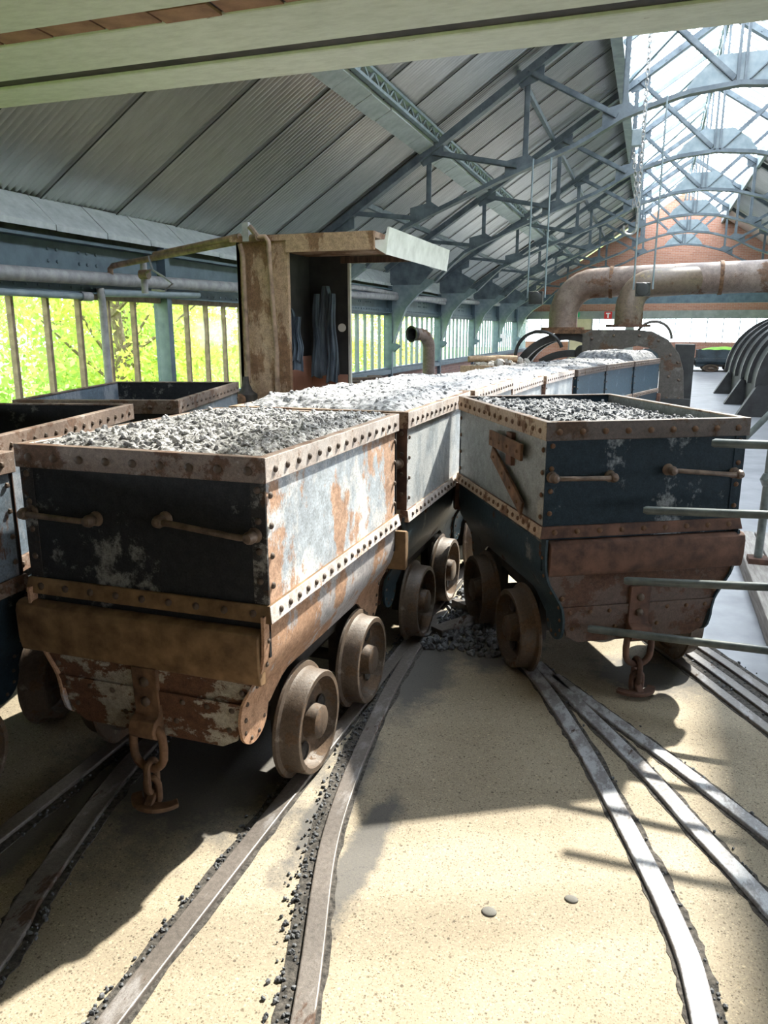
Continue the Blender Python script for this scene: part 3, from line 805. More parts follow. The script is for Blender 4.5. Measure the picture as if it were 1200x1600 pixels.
# the train curves towards the tippler
train = [(-1.42, 6.05, -3, B, 'pale sided coal wagon where the train starts to curve', 0.955),
         (-1.29, 7.38, -6, B, 'pale sided coal wagon just before the dark blue ones', 0.955),
         (-1.07, 8.72, -10, Nw, 'dark blue coal wagon coupled after the pale sided ones', 0.955),
         (-0.80, 10.03, -13, Nw, 'dark blue coal wagon in the middle of the far curve', 0.955),
         (-0.47, 11.32, -15, None, None, 0.955)]
for k, (cx, y0, ang, src, lab, hs) in enumerate(train):
    yc = y0 + LEN/2
    if src is None: place(Nw, cx, yc, R(ang)); Nw.scale = (1, 1, hs)
    else: more(src, lab, cx, yc, R(ang), hs)
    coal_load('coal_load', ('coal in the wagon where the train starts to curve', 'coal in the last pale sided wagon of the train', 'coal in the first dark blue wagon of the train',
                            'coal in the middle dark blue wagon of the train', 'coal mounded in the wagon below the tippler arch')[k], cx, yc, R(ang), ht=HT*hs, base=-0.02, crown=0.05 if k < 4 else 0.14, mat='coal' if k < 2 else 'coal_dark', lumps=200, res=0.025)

# empty wagons on the neighbouring track
Lw = build_wagon('mine_wagon', mats_L, 'empty blue-grey wagon beside the window, rusty inside', rivets='joined', hook=False, handles=False, holes=False)
place(Lw, -2.47-0.45*math.cos(R(14.6))+0.632*math.sin(R(14.6))+0.0, 3.255-0.45*math.sin(R(14.6))-0.632*math.cos(R(14.6))+0.02, R(14.6))
Lw['label'] = 'empty blue-grey wagon just behind the dark wagon at the picture edge'
c = more(Lw, 'empty rust rimmed wagon nearest the window and the booth', -3.16, 4.33, R(17)); c.scale = (1.02, 1.22, 0.985)
c = more(Lw, 'dark wagon cut off by the picture edge beside the rusty one', -2.50, 1.42, R(2.5)); c.scale = (1, 1, 0.965)

# ------------------------------------------------------------------ left wall: windows, posts, girder
def post_y(k): return 8.77 + 4.58*k
SILL, HEAD = 0.66, 1.96
b = MB(); b.box(-6.35, -5.98, Y0, Y1, -0.3, SILL-0.10)
o = b.obj('wall_left', M['brick_side']); tag(o, 'low brick dado wall under the side windows', 'wall', kind='structure')
b = MB(); b.box(-6.15, -5.90, Y0, Y1, SILL-0.10, SILL)
o = b.obj('trim_1', M['blue']); tag(o, 'blue sill rail along the side windows', 'sill', kind='structure')
GIRDER = empty('trim_2', (0, 0, 0), 0, 'blue riveted plate girder above the side windows', 'girder', kind='structure')
b = MB(); b.box(-6.12, -6.02, Y0, Y1, HEAD, 2.56); b.box(-6.12, -5.88, Y0, Y1, 2.50, 2.53); b.obj('web', M['blue'], GIRDER)
MB().angle((-5.93, Y0, 1.985), (-5.93, Y1, 1.985), 0.11, 0.014, flip=-1).obj('bottom_angle', M['blue'], GIRDER)
b = MB()
yy = 2.0
while yy < 30:
    for zz in ((2.05,) if True else ()):
        b.lathe([(0.017, 0), (0.014, 0.010), (0.001, 0.014)], 8, 'x', (-5.875, yy, 2.04))
    yy += 0.16
tag(b.obj('rivets', M['blue'], GIRDER, smooth=True), kind='stuff')
b = MB()
for k in range(-1, 6):
    for dy in (-0.35, -0.22, 0.12, 0.25, 0.4):
        for zz in (2.2, 2.3, 2.42): b.lathe([(0.02, 0), (0.017, 0.012), (0.001, 0.016)], 8, 'x', (-6.02, post_y(k)-1.6+dy, zz))
tag(b.obj('rivet_group', M['blue'], GIRDER, smooth=True), kind='stuff')
MB().box(-6.3, -6.0, Y0, Y1, 2.56, 2.66).box(-6.5, -6.3, Y0, Y1, 2.5, 2.98).obj('soffit', M['eave_dark'], GIRDER)
# zinc plates on the eave
EAVE = empty('trim_3', (0, 0, 0), 0, 'row of sloping zinc plates along the eave', 'flashing', kind='structure')
pl = MB(); pl.add([(-6.26, 0, 2.965), (-5.93, 0, 2.66), (-5.93, 0.80, 2.66), (-6.26, 0.80, 2.965), (-6.32, 0, 2.87), (-5.93, 0, 2.60), (-5.93, 0.80, 2.60), (-6.32, 0.80, 2.87)],
                  [(0,1,2,3),(4,5,6,7),(0,1,5,4),(1,2,6,5),(2,3,7,6),(3,0,4,7)])
plm = pl.mesh('plate', M['flash'])
yy = 2.0; k = 0
while yy < 39:
    inst('plate', plm, EAVE, (0, yy, random.uniform(-0.006, 0.006))); yy += 0.815

nwin = 0
PANE = MB().box(-0.003, 0.003, 0, 0.478, SILL, HEAD).mesh('pane', M['glass'])
MULL = MB().box(-0.03, 0.02, -0.019, 0.019, SILL, HEAD).mesh('mullion', M['mullion'])
MULL_B = MB().box(-0.03, 0.02, -0.021, 0.021, SILL, HEAD).mesh('mullion', M['blue_light'])
for k in range(-2, 7):
    ya, yb = post_y(k)+0.09, min(post_y(k+1)-0.09, Y1)
    if ya > Y1-1: break
    nwin += 1
    far = k >= 1
    wnd = empty('window_%d' % nwin, (-6.02, ya, 0), 0, 'glazed bay number %s along the side wall' % ['one', 'two', 'three', 'four', 'five', 'six', 'seven', 'eight', 'nine'][nwin-1], 'window', kind='structure')
    MB().box(-0.05, 0.06, 0, yb-ya, HEAD-0.035, HEAD+0.03).obj('head_frame', M['mullion'] if not far else M['blue'], wnd)
    MB().box(-0.05, 0.06, 0, yb-ya, SILL-0.01, SILL+0.05).obj('bottom_frame', M['blue'], wnd)
    n = 9; pw = (yb-ya)/n
    for i in range(n):
        inst('pane', PANE, wnd, (0, i*pw, 0), (0, 0, 0), (1, pw/0.478, 1))
        if i: inst('mullion', MULL_B if far else MULL, wnd, (0, i*pw, 0), (0, 0, 0), (1.3, 2.6 if (far and i == 5) else 1, 1))

def gusset_pts():
    return arc(0, 0, 1, 0, 1, 2)

for k in range(-2, 8):
    y = post_y(k)
    if y > Y1: break
    p = empty('trim_%d' % (k+7), (0, y, 0), 0, 'blue wall post %s along the window wall' % ['one', 'two', 'three', 'four', 'five', 'six', 'seven', 'eight', 'nine', 'ten'][k+2], 'post', kind='structure')
    MB().box(-6.10, -5.95, -0.045, 0.045, 0, 2.6).obj('post_web', M['blue'], p)
    MB().box(-5.955, -5.89, -0.05, 0.05, 0, 2.6).obj('post_flange', M['blue'], p)
    if k >= 1:
        # curved knee bracket
        cv = [(-5.85, 1.27), (-5.72, 1.68), (-5.54, 2.11), (-5.25, 2.42), (-4.86, 2.675)]
        poly = [(-5.89, 1.27)] + cv + [(-4.86, 2.72), (-5.25, 2.78), (-5.89, 2.66)]
        MB().prism(poly, -0.012, 0.012, 'y').obj('bracket_web', M['blue_light'], p)
        b = MB()
        for i in range(len(cv)-1): b.bar((cv[i][0], 0, cv[i][1]), (cv[i+1][0], 0, cv[i+1][1]), 0.13, 0.022, up=(0.6, 0, -0.8))
        b.obj('bracket_flange', M['blue_light'], p)
        MB().prism([(-5.89, 1.28), (-5.80, 1.28), (-5.70, 1.22), (-5.75, 1.16), (-5.84, 1.08), (-5.89, 1.12)], -0.07, 0.07, 'y').obj('bracket_foot', M['blue'], p)
        MB().prism([(-5.95, 2.62), (-5.2, 2.62), (-4.9, 2.95), (-5.5, 3.28), (-5.95, 3.0)], -0.02, 0.02, 'y').obj('gusset', M['truss'], p)

# ------------------------------------------------------------------ right and end walls
b = MB(); b.box(7.95, 8.3, Y0, Y1, -0.3, 0.9); b.box(7.95, 8.2, Y0, Y1, 2.0, 3.2)
o = b.obj('wall_right', M['brick_side']); tag(o, 'brick side wall out of view behind the machines', 'wall', kind='structure')
for k in range(-3, 8):
    MB().box(7.9, 8.2, post_y(k)-0.1, post_y(k)+0.1, 0, 2.6).obj('pier', M['blue'], o)
o = MB().prism([(-6.3, -0.3), (8.2, -0.3), (8.2, 2.9), (XC, RIDGE_Z+0.2), (-6.3, 2.9)], Y0-0.3, Y0, 'y').obj('wall_front', M['brick_end']); tag(o, 'brick gable wall behind the camera', 'wall', kind='structure')
b = MB()
b.box(-6.3, 8.3, 40.0, 40.3, -0.3, 1.02)                                     # brick below the windows
b.prism([(-6.3, 2.48), (8.2, 2.48), (8.2, 2.9), (XC, RIDGE_Z+0.1), (-6.3, 3.05)], 40.0, 40.3, 'y')
o = b.obj('wall_back', M['brick_end']); tag(o, 'brick gable wall closing the far end of the hall', 'wall', kind='structure')
MB().box(-6.2, 8.2, 39.85, 40.05, 2.1, 2.48).obj('lintel', M['grey_beam'], o)
wnd = empty('window_20', (0, 39.98, 0), 0, 'long band of panes in the far gable wall', 'window', kind='structure')
x = -6.0; i = 0
PN = MB().box(0, 0.68, -0.004, 0.004, 1.02, 2.1).mesh('pane', M['glass'])
while x < 7.8:
    inst('pane', PN, wnd, (x, 0, 0))
    MB().box(x-0.02, x+0.02, -0.04, 0.03, 1.02, 2.1).obj('mullion', M['blue_light'] if i % 4 else M['blue'], wnd)
    x += 0.70; i += 1
b = MB(); b.box(-1.25, -0.85, 39.5, 39.8, 0, 4.2)
o = b.obj('gable_post', M['grey_beam']); tag(o, 'grey steel post standing against the far gable', 'post', kind='structure')
b = MB(); b.box(-5.6, 8.0, 37.9, 38.1, 2.75, 3.2)
o = b.obj('cross_girder', M['blue']); tag(o, 'blue girder spanning the hall before the gable', 'girder', kind='structure')
o = empty('door_1', (-3.35, 39.7, 0), 0, 'cream door beside the far windows', 'door', kind='structure')
MB().box(-0.5, 0.5, 0, 0.08, 0, 2.1).obj('door_leaf', M['yellow'], o); MB().box(0.36, 0.44, -0.03, 0, 0.95, 1.05).obj('door_handle', M['black'], o)
MB().box(-0.56, -0.5, -0.02, 0.1, 0, 2.16).obj('door_frame', M['grey_beam'], o); MB().box(0.5, 0.56, -0.02, 0.1, 0, 2.16).obj('door_frame', M['grey_beam'], o)
# fire point sign and green exit sign
o = empty('fire_sign', (-2.1, 39.83, 0), 0, 'small red sign with a white symbol on the far beam', 'sign')
MB().box(-0.18, 0.18, 0, 0.02, 2.1, 2.45).obj('sign_plate', M['sign_red'], o)
MB().box(-0.10, 0.10, -0.012, 0, 2.33, 2.39).box(-0.035, 0.035, -0.012, 0, 2.15, 2.34).obj('sign_symbol', M['sign_white'], o)
o = empty('exit_sign', (-3.65, 39.83, 0), 0, 'small green exit sign above the cream door', 'sign')
MB().box(-0.2, 0.2, 0, 0.02, 2.2, 2.42).obj('sign_plate', M['sign_green'], o)
MB().box(-0.05, 0.05, -0.012, 0, 2.24, 2.38).obj('sign_symbol', M['sign_white'], o)

# ------------------------------------------------------------------ roof
SHEET_W = 1.25; NCOR = 14
def sheet_mesh(x0, x1, lift, nm):
    n = NCOR*10; b = MB(); rows = 2
    nx_, nz_ = -SLOPE/math.hypot(1, SLOPE), 1/math.hypot(1, SLOPE)
    for i in range(n+1):
        y = (SHEET_W+0.05)*i/n
        d = lift + 0.022*math.cos(2*PI*(SHEET_W+0.05)/SHEET_W*NCOR*i/n) + 0.035*(i/n)
        for x in (x0, x1):
            z = RIDGE_Z + SLOPE*(x-XC)
            b.v.append((x + nx_*d, y, z + nz_*d))
    for i in range(n): b.f.append((i*2, i*2+2, i*2+3, i*2+1))
    k0 = len(b.f)
    dd = lift - 0.025                     # dark strip painting in the shade of the lap gap
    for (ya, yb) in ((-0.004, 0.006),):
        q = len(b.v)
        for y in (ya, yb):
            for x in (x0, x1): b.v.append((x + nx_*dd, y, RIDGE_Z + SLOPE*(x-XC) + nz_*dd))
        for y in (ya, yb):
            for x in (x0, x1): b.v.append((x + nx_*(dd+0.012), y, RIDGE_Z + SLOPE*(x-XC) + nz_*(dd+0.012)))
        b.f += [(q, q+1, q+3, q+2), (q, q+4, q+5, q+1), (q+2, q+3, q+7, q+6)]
    me = b.mesh(nm, M['corr'])
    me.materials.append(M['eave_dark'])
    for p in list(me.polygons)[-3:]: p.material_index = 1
    for p in me.polygons: p.use_smooth = True
    return me
ROOF = empty('roof', (0, 0, 0), 0, 'corrugated iron roof slope on the window side', 'roof', kind='structure')
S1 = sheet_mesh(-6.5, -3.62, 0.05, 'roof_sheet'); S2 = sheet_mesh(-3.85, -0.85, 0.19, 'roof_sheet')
y = Y0 - 0.0; laps = []
yy = 7.05 - SHEET_W*11
while yy < Y1+0.2:
    if yy > Y0 - 1.3:
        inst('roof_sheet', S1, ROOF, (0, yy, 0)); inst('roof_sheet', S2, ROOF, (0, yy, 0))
    yy += SHEET_W
ROOFR = empty('roof', (0, 0, 0), 0, 'corrugated iron roof slope on the far side', 'roof', kind='structure')
S3 = MB()
n = NCOR*4
for i in range(n+1):
    y = (SHEET_W+0.05)*i/n; d = 0.08 + 0.016*math.cos(2*PI*NCOR*i/n)
    for x in (2.64, 8.6): S3.v.append((x, y, roof_z(x)+d))
for i in range(n): S3.f.append((i*2, i*2+1, i*2+3, i*2+2))
S3 = S3.mesh('roof_sheet', M['corr'], True)
yy = 7.05 - SHEET_W*11
while yy < Y1+0.2:
    if yy > Y0 - 1.3: inst('roof_sheet', S3, ROOFR, (0, yy, 0))
    yy += SHEET_W

# step flashing between the two roof pitches
STEP = empty('trim_20', (0, 0, 0), 0, 'zinc flashing pieces along the step in the roof', 'flashing', kind='structure')
fz = roof_z(-3.75)
fp = MB().add([(-3.90, 0, roof_z(-3.90)-0.02), (-3.66, 0, roof_z(-3.66)-0.05), (-3.66, 0.76, roof_z(-3.66)-0.05), (-3.90, 0.76, roof_z(-3.90)-0.02), (-3.90, 0, roof_z(-3.90)+0.01), (-3.66, 0, roof_z(-3.66)), (-3.66, 0.76, roof_z(-3.66)), (-3.90, 0.76, roof_z(-3.90)+0.01)],
              [(3,2,1,0),(4,5,6,7),(0,1,5,4),(1,2,6,5),(2,3,7,6),(3,0,4,7)]).mesh('flashing_piece', M['flash'])
yy = Y0
while yy < Y1-0.5:
    inst('flashing_piece', fp, STEP, (random.uniform(-0.008, 0.008), yy, random.uniform(-0.006, 0.006))); yy += 0.775
b = MB(); b.box(-3.64, -3.57, Y0, Y1, roof_z(-3.6)-0.04, roof_z(-3.6)+0.0); b.box(-3.64, -3.57, Y0, Y1, roof_z(-3.6)+0.13, roof_z(-3.6)+0.17)
yy = Y0; zz = roof_z(-3.6)
while yy < Y1: b.bar((-3.605, yy, zz), (-3.605, yy+0.2, zz+0.14), 0.02, 0.03); b.bar((-3.605, yy+0.2, zz+0.14), (-3.605, yy+0.4, zz), 0.02, 0.03); yy += 0.4
b.obj('lattice_purlin', M['blue_light'], STEP)

# roof light: edge beams, ridge, glazing bars, panes
LIGHT = empty('skylight', (0, 0, 0), 0, 'long ridge roof light with sloping glazing bars', 'skylight', kind='structure')
b = MB(); b.box(-0.94, -0.86, Y0, Y1, roof_z(-0.9)-0.28, roof_z(-0.9)+0.20); b.box(-0.99, -0.80, Y0, Y1, roof_z(-0.9)-0.29, roof_z(-0.9)-0.26); b.obj('edge_beam', M['blue_light'], LIGHT)
b = MB(); b.box(2.58, 2.66, Y0, Y1, roof_z(2.62)-0.22, roof_z(2.62)+0.18); b.obj('edge_beam', M['blue_light'], LIGHT)
b = MB(); b.box(XC-0.03, XC+0.03, Y0, Y1, RIDGE_Z-0.26, RIDGE_Z-0.22); b.box(XC-0.03, XC+0.03, Y0, Y1, RIDGE_Z+0.09, RIDGE_Z+0.13)
yy = Y0
while yy < Y1: b.bar((XC, yy, RIDGE_Z-0.26), (XC, yy+0.45, RIDGE_Z+0.1), 0.02, 0.03); b.bar((XC, yy+0.45, RIDGE_Z+0.1), (XC, yy+0.9, RIDGE_Z-0.26), 0.02, 0.03); yy += 0.9
b.obj('ridge_lattice', M['blue_light'], LIGHT)
BARL = MB().bar((-0.90, 0, roof_z(-0.90)+0.17), (XC, 0, RIDGE_Z+0.13), 0.022, 0.035).mesh('glazing_bar', M['blue_light'])
BARR = MB().bar((2.62, 0, roof_z(2.62)+0.16), (XC, 0, RIDGE_Z+0.13), 0.018, 0.03).mesh('glazing_bar', M['blue_light'])
GP = 0.50
PL_ = MB().add([(-0.90, 0, roof_z(-0.90)+0.19), (XC, 0, RIDGE_Z+0.15), (XC, GP, RIDGE_Z+0.15), (-0.90, GP, roof_z(-0.90)+0.19)], [(0, 1, 2, 3)]).mesh('roof_pane', M['roof_glass'])
PR_ = MB().add([(2.62, 0, roof_z(2.62)+0.19), (XC, 0, RIDGE_Z+0.15), (XC, GP, RIDGE_Z+0.15), (2.62, GP, roof_z(2.62)+0.19)], [(0, 1, 2, 3)]).mesh('roof_pane', M['roof_glass'])
yy = Y0
while yy < Y1-0.2:
    inst('glazing_bar', BARL, LIGHT, (0, yy, 0)); inst('roof_pane', PL_, LIGHT, (0, yy, 0))
    inst('glazing_bar', BARR, LIGHT, (0, yy, 0)); inst('roof_pane', PR_, LIGHT, (0, yy, 0))
    yy += GP
b = MB()
yy = post_y(1)
for k in range(1, 7):
    ya, yb = post_y(k), post_y(k)+2.29
    b.bar((-0.85, ya-0.3, roof_z(-0.85)-0.05), (0.9, ya-2.2, RIDGE_Z-0.12), 0.06, 0.05)
    b.bar((-0.85, ya-2.29, roof_z(-0.85)+0.06), (0.9, ya-2.29, RIDGE_Z+0.02), 0.08, 0.09)
b.obj('wind_brace', M['blue_light'], LIGHT)

# trusses
BX = [-4.86, -4.424, -3.741, -2.466, -1.354, -0.62, 0.2, 0.95]
BZ = [2.98, 3.20, 3.50, 4.02, 4.42, 4.80, 5.03, 5.10]
def bot_z(x):
    xx = x if x <= XC else 2*XC - x
    return float(np.interp(xx, BX, BZ))
NODES = [-5.35, -3.75, -2.15, -0.66]
def build_truss():
    root = empty('roof_truss', (0, 0, 0), 0, '', 'truss', kind='structure')
    def tz(x): return roof_z(x) - 0.07
    for s in (1, -1):
        def mx(x): return x if s > 0 else 2*XC - x
        b = MB(); b.bar((mx(-6.05), 0, tz(-6.05)), (XC, 0, tz(XC)), 0.13, 0.12); b.bar((mx(-6.05), 0, tz(-6.05)-0.06), (XC, 0, tz(XC)-0.06), 0.17, 0.018); b.obj('top_chord', M['truss'], root)
        b = MB(); xs = np.linspace(-4.86, XC, 26)
        pts = [(-4.86, 2.70), (-4.42, 3.0)] if False else []
        prev = (mx(-4.86), 0, 2.69)
        for i, x in enumerate(xs[1:]):
            z = bot_z(x); z = z if x > -4.2 else 2.69 + (bot_z(-4.2)-2.69)*((x+4.86)/0.66)
            q = (mx(x), 0, z); b.bar(prev, q, 0.12, 0.06); b.bar((prev[0], 0, prev[2]-0.035), (q[0], 0, q[2]-0.035), 0.17, 0.014); prev = q
        b.obj('bottom_chord', M['truss'], root)
        for i, x in enumerate(NODES):
            bz = bot_z(x) if x > -4.86 else 2.8 + 0.1
            if x < -5: bz = tz(x) - 0.45
            MB().angle((mx(x), 0, bz), (mx(x), 0, tz(x)), 0.085, 0.016).obj('vertical', M['truss'], root)
            x2 = NODES[i+1] if i < 3 else XC
            if i == 0: MB().angle((mx(-5.15), 0.0, tz(-5.15)-0.02), (mx(-3.95), 0, bot_z(-3.95)), 0.075, 0.016).obj('diagonal', M['truss'], root)
            else: MB().angle((mx(x+0.05), 0, tz(x)-0.06), (mx(x2-0.12), 0, bot_z(x2-0.12)+0.04), 0.085, 0.016).obj('diagonal', M['truss'], root)
            if s > 0 or True:
                g = MB(); tzx = tz(x)
                g.prism([(mx(x-0.18), tz(x-0.18)), (mx(x+0.25), tz(x+0.25)), (mx(x+0.25), tz(x)-0.10), (mx(x-0.1), tz(x)-0.22)], -0.012, 0.012, 'y'); g.obj('gusset', M['truss'], root)
                if i > 0: MB().prism([(mx(x-0.32), bot_z(x-0.32)), (mx(x+0.22), bot_z(x+0.22)), (mx(x+0.05), bot_z(x)+0.20), (mx(x-0.32), bot_z(x)+0.12)], -0.012, 0.012, 'y').obj('gusset', M['truss'], root)
    MB().box(XC-0.07, XC-0.03, -0.06, 0.06, 5.1, RIDGE_Z-0.05).box(XC+0.03, XC+0.07, -0.06, 0.06, 5.1, RIDGE_Z-0.05).obj('king_post', M['truss'], root)
    MB().prism([(XC-0.75, 5.07), (XC+0.75, 5.07), (XC+0.62, 5.25), (XC+0.3, 5.50), (XC-0.3, 5.50), (XC-0.62, 5.25)], -0.012, 0.012, 'y').obj('apex_gusset', M['blue_light'], root)
    b = MB()
    for s in (1, -1):
        for i in range(12):
            x = -0.3 + i*0.17 - 0.0
        for x in np.linspace(-5.6, 0.6, 26):
            xx = x if s > 0 else 2*XC-x
            b.lathe([(0.016, -0.09), (0.012, -0.1), (0.001, -0.102)], 6, 'y', (xx, 0, tz(x)-0.02))
    tag(b.obj('rivets', M['truss'], root), kind='stuff')
    return root
T0 = build_truss()
ords = ['first', 'second', 'third', 'fourth', 'fifth', 'sixth']
for k in range(1, 7):
    tr = T0 if k == 1 else copy_tree(T0)
    tr.location = (0, post_y(k), 0)
    tr['label'] = 'riveted steel roof truss, %s one along the hall' % ords[k-1]
# purlins
for i, x in enumerate((-5.0, -2.3)):
    o = MB().bar((x, post_y(1), roof_z(x)+0.03), (x, Y1, roof_z(x)+0.03), 0.07, 0.09).obj('purlin', M['truss'])
    tag(o, ('lower steel purlin under the window-side roof', 'upper steel purlin under the window-side roof')[i], 'purlin', kind='structure')

# ------------------------------------------------------------------ painted beams with brick infill overhead
LINT = empty('beam', (0, 0, 0), 0, 'flaking cream painted beams with brick infill overhead', 'beam', kind='structure')
ZB = 2.6
for (ya, yb, dz) in ((2.905, 3.13, 0.0), (2.50, 2.82, 0.0), (1.93, 2.40, 0.0)):
    b = MB()
    n = 40
    b.box(-6.0, 7.9, ya, yb, ZB+dz, ZB+0.16); b.obj('beam_plank', M['cream'], LINT, bevel=0.01)
b = MB().box(-6.0, 7.9, 1.9, 3.05, ZB+0.013, ZB+0.5); b.obj('masonry_core', M['axle'], LINT)
b = MB().box(-6.0, 7.9, Y0, 1.93, ZB+0.03, ZB+0.45)
o = b.obj('ceiling', M['brick_end']); tag(o, 'low ceiling over the near end of the tracks', 'ceiling', kind='structure')
x = -5.9
BR = MB().box(0, 0.212, 2.40, 2.50, ZB+0.004, ZB+0.15).mesh('brick', M['brick'])
while x < 3.5:
    if not (-1.62 < x < -1.45):
        inst('brick', BR, LINT, (x, random.uniform(-0.012, 0.006), random.uniform(-0.003, 0.006)))
    x += 0.225

# ------------------------------------------------------------------ booth with hanging jackets
BO = empty('booth', (0, 0, 0), 0, 'rusty sheet iron booth with open front below the roof', 'booth')
bx0, bx1, by0, by1, bz = -3.60, -3.10, 6.45, 8.0, 2.36
MB().box(bx0, bx1, by0, by0+0.03, 0, bz).obj('front_panel', M['booth'], BO, bevel=0.004)
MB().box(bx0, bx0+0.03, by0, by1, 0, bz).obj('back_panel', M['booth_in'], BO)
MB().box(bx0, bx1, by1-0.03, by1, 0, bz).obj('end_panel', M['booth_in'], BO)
MB().box(bx1-0.02, bx1+0.005, by1-0.04, by1+0.005, 0, bz-0.04).obj('edge_strip', M['tin_white'], BO)
MB().box(bx1-0.025, bx1+0.004, by0-0.004, by0+0.045, 0, bz-0.1).obj('edge_strip', M['booth'], BO)
MB().add([(bx0-0.05, by0-0.03, bz), (-2.28, by0-0.03, bz), (-2.28, 8.6, bz), (bx0-0.05, 8.6, bz), (bx0-0.05, by0-0.03, bz+0.05), (-2.28, by0-0.03, bz+0.05), (-2.28, 8.6, bz+0.05), (bx0-0.05, 8.6, bz+0.05)],
         [(3,2,1,0),(4,5,6,7),(0,1,5,4),(1,2,6,5),(2,3,7,6),(3,0,4,7)]).obj('canopy', M['booth'], BO)
MB().box(bx1, -2.28, by0-0.028, by0+0.01, bz-0.10, bz).obj('canopy_fascia', M['booth'], BO)
MB().bar((bx1-0.1, by1-0.02, bz-0.04), (-2.35, by1-0.02, bz-0.04), 0.05, 0.07).obj('canopy_bearer', M['wood_dark'], BO)
g = MB().prism([(-2.34, bz-0.02), (-2.20, bz-0.02), (-2.17, bz+0.08), (-2.155, bz+0.08), (-2.185, bz-0.14), (-2.34, bz-0.05)], by0+0.02, 8.55, 'y')
g.obj('gutter', M['tin_white'], BO)
MB().box(bx0+0.03, bx1-0.03, by1-0.045, by1-0.03, 0, 1.12).obj('pink_board', M['pink'], BO)
MB().box(bx0+0.03, bx0+0.045, by0+0.25, by1-0.05, 0, 1.32).obj('pink_board', M['pink'], BO)
MB().box(bx0+0.03, bx0+0.05, by0+0.03, by1-0.6, 1.86, 1.93).box(bx0+0.03, bx0+0.05, by1-0.66, by1-0.6, 0.95, 1.93).obj('red_frame', M['red_paint'], BO)
MB().box(bx0+0.10, bx0+0.16, by0-0.06, by0-0.02, bz, bz+0.16).obj('top_bracket', M['pipe_grey'], BO)
MB().lathe([(0.001, 0), (0.045, 0), (0.045, 0.012)], 14, 'y', (bx1-0.09, by1-0.05, 1.62)).obj('daylight_disc', M['sign_white'], BO)  # white disc, sunlight in the end wall's hole painted as colour
# pipes on the booth front
MB().tube([(bx0+0.07, by0-0.06, bz-0.02), (bx0+0.09, by0-0.05, bz-0.12), (bx0+0.10, by0-0.05, 1.2), (bx0+0.10, by0-0.05, 1.12)], 0.022, 10).obj('conduit', M['pipe_brown'], BO, smooth=True)
MB().tube([(bx0+0.24, by0-0.07, bz+0.03), (bx0+0.33, by0-0.07, bz+0.03), (bx0+0.36, by0-0.07, bz-0.01), (bx0+0.36, by0-0.06, bz-0.2), (bx0+0.395, by0-0.05, 1.4), (bx0+0.39, by0-0.05, 0.6)], 0.022, 10).obj('conduit', M['pipe_brown'], BO, smooth=True)
v = MB().lathe([(0.001, -0.10), (0.09, -0.10), (0.10, -0.02), (0.10, 0.10), (0.06, 0.13), (0.03, 0.2), (0.025, 0.26), (0.001, 0.26)], 18, 'z', (bx0+0.10, by0-0.10, 0.92)).obj('valve_box', M['axle'], BO, smooth=True)
MB().lathe([(0.001, -0.14), (0.05, -0.14), (0.055, -0.10), (0.04, -0.06), (0.04, 0.0)], 16, 'y', (bx0+0.10, by0-0.12, 0.98)).obj('valve_cap', M['rust'], v, smooth=True)
MB().tube([(bx0+0.26, by0-0.07, bz+0.03), (bx0+0.20, by0-0.07, bz+0.10), (bx0+0.18, by0-0.07, bz+0.12)], 0.025, 8).obj('tap', M['handle'], BO, smooth=True)

def jacket(x, y, ztop, zbot, wid, rz, label, sleeve):
    """a work jacket hanging from its collar: folded cloth with two sleeves"""
    root = empty('work_jacket', (x, y, 0), rz, label, 'jacket', 'work jackets in the booth')
    def cloth(name, wt, wb, z0, z1, xo, yo, ph, depth):
        nu, nv = 18, 16; b = MB()
        for side in (1, -1):
            for j in range(nv+1):
                t_ = j/nv; z = z0 + (z1-z0)*t_; ww = wt + (wb-wt)*(t_**0.7)
                for i in range(nu+1):
                    u = i/nu*2-1
                    fold = 0.022*math.sin(u*7+ph+t_*1.5)*(0.3+t_) + 0.012*math.sin(u*15+ph*2)
                    d = depth*math.sqrt(max(0, 1-u*u))*(0.6+0.4*t_)*side
                    b.v.append((xo + u*ww/2 + 0.01*math.sin(t_*9+ph), yo + d + fold, z + (0.02*math.sin(u*3+ph) if j == nv else 0)))
        lay = (nu+1)*(nv+1)
        for s_ in (0, 1):
            for j in range(nv):
                for i in range(nu):
                    a = s_*lay + j*(nu+1)+i; b.f.append((a, a+1, a+nu+2, a+nu+1))
        return b.obj(name, M['denim'], root, smooth=True)
    cloth('jacket_body', 0.07, wid, ztop, zbot, 0, 0, 0.4, 0.05)
    cloth('sleeve', 0.06, 0.12, ztop-0.08, zbot-0.07 if sleeve else zbot+0.1, wid*0.30, -0.03, 1.7, 0.045)
    cloth('sleeve', 0.06, 0.11, ztop-0.08, zbot-0.02, -wid*0.32, -0.03, 2.6, 0.045)
    return root
jacket(-3.33, 7.84, 2.05, 1.12, 0.28, 0, 'faded navy work jacket hanging on the end wall of the booth', True)
jacket(-3.34, 6.95, 1.80, 1.20, 0.26, R(20), 'navy work jacket hanging just behind the rusty booth panel', False)

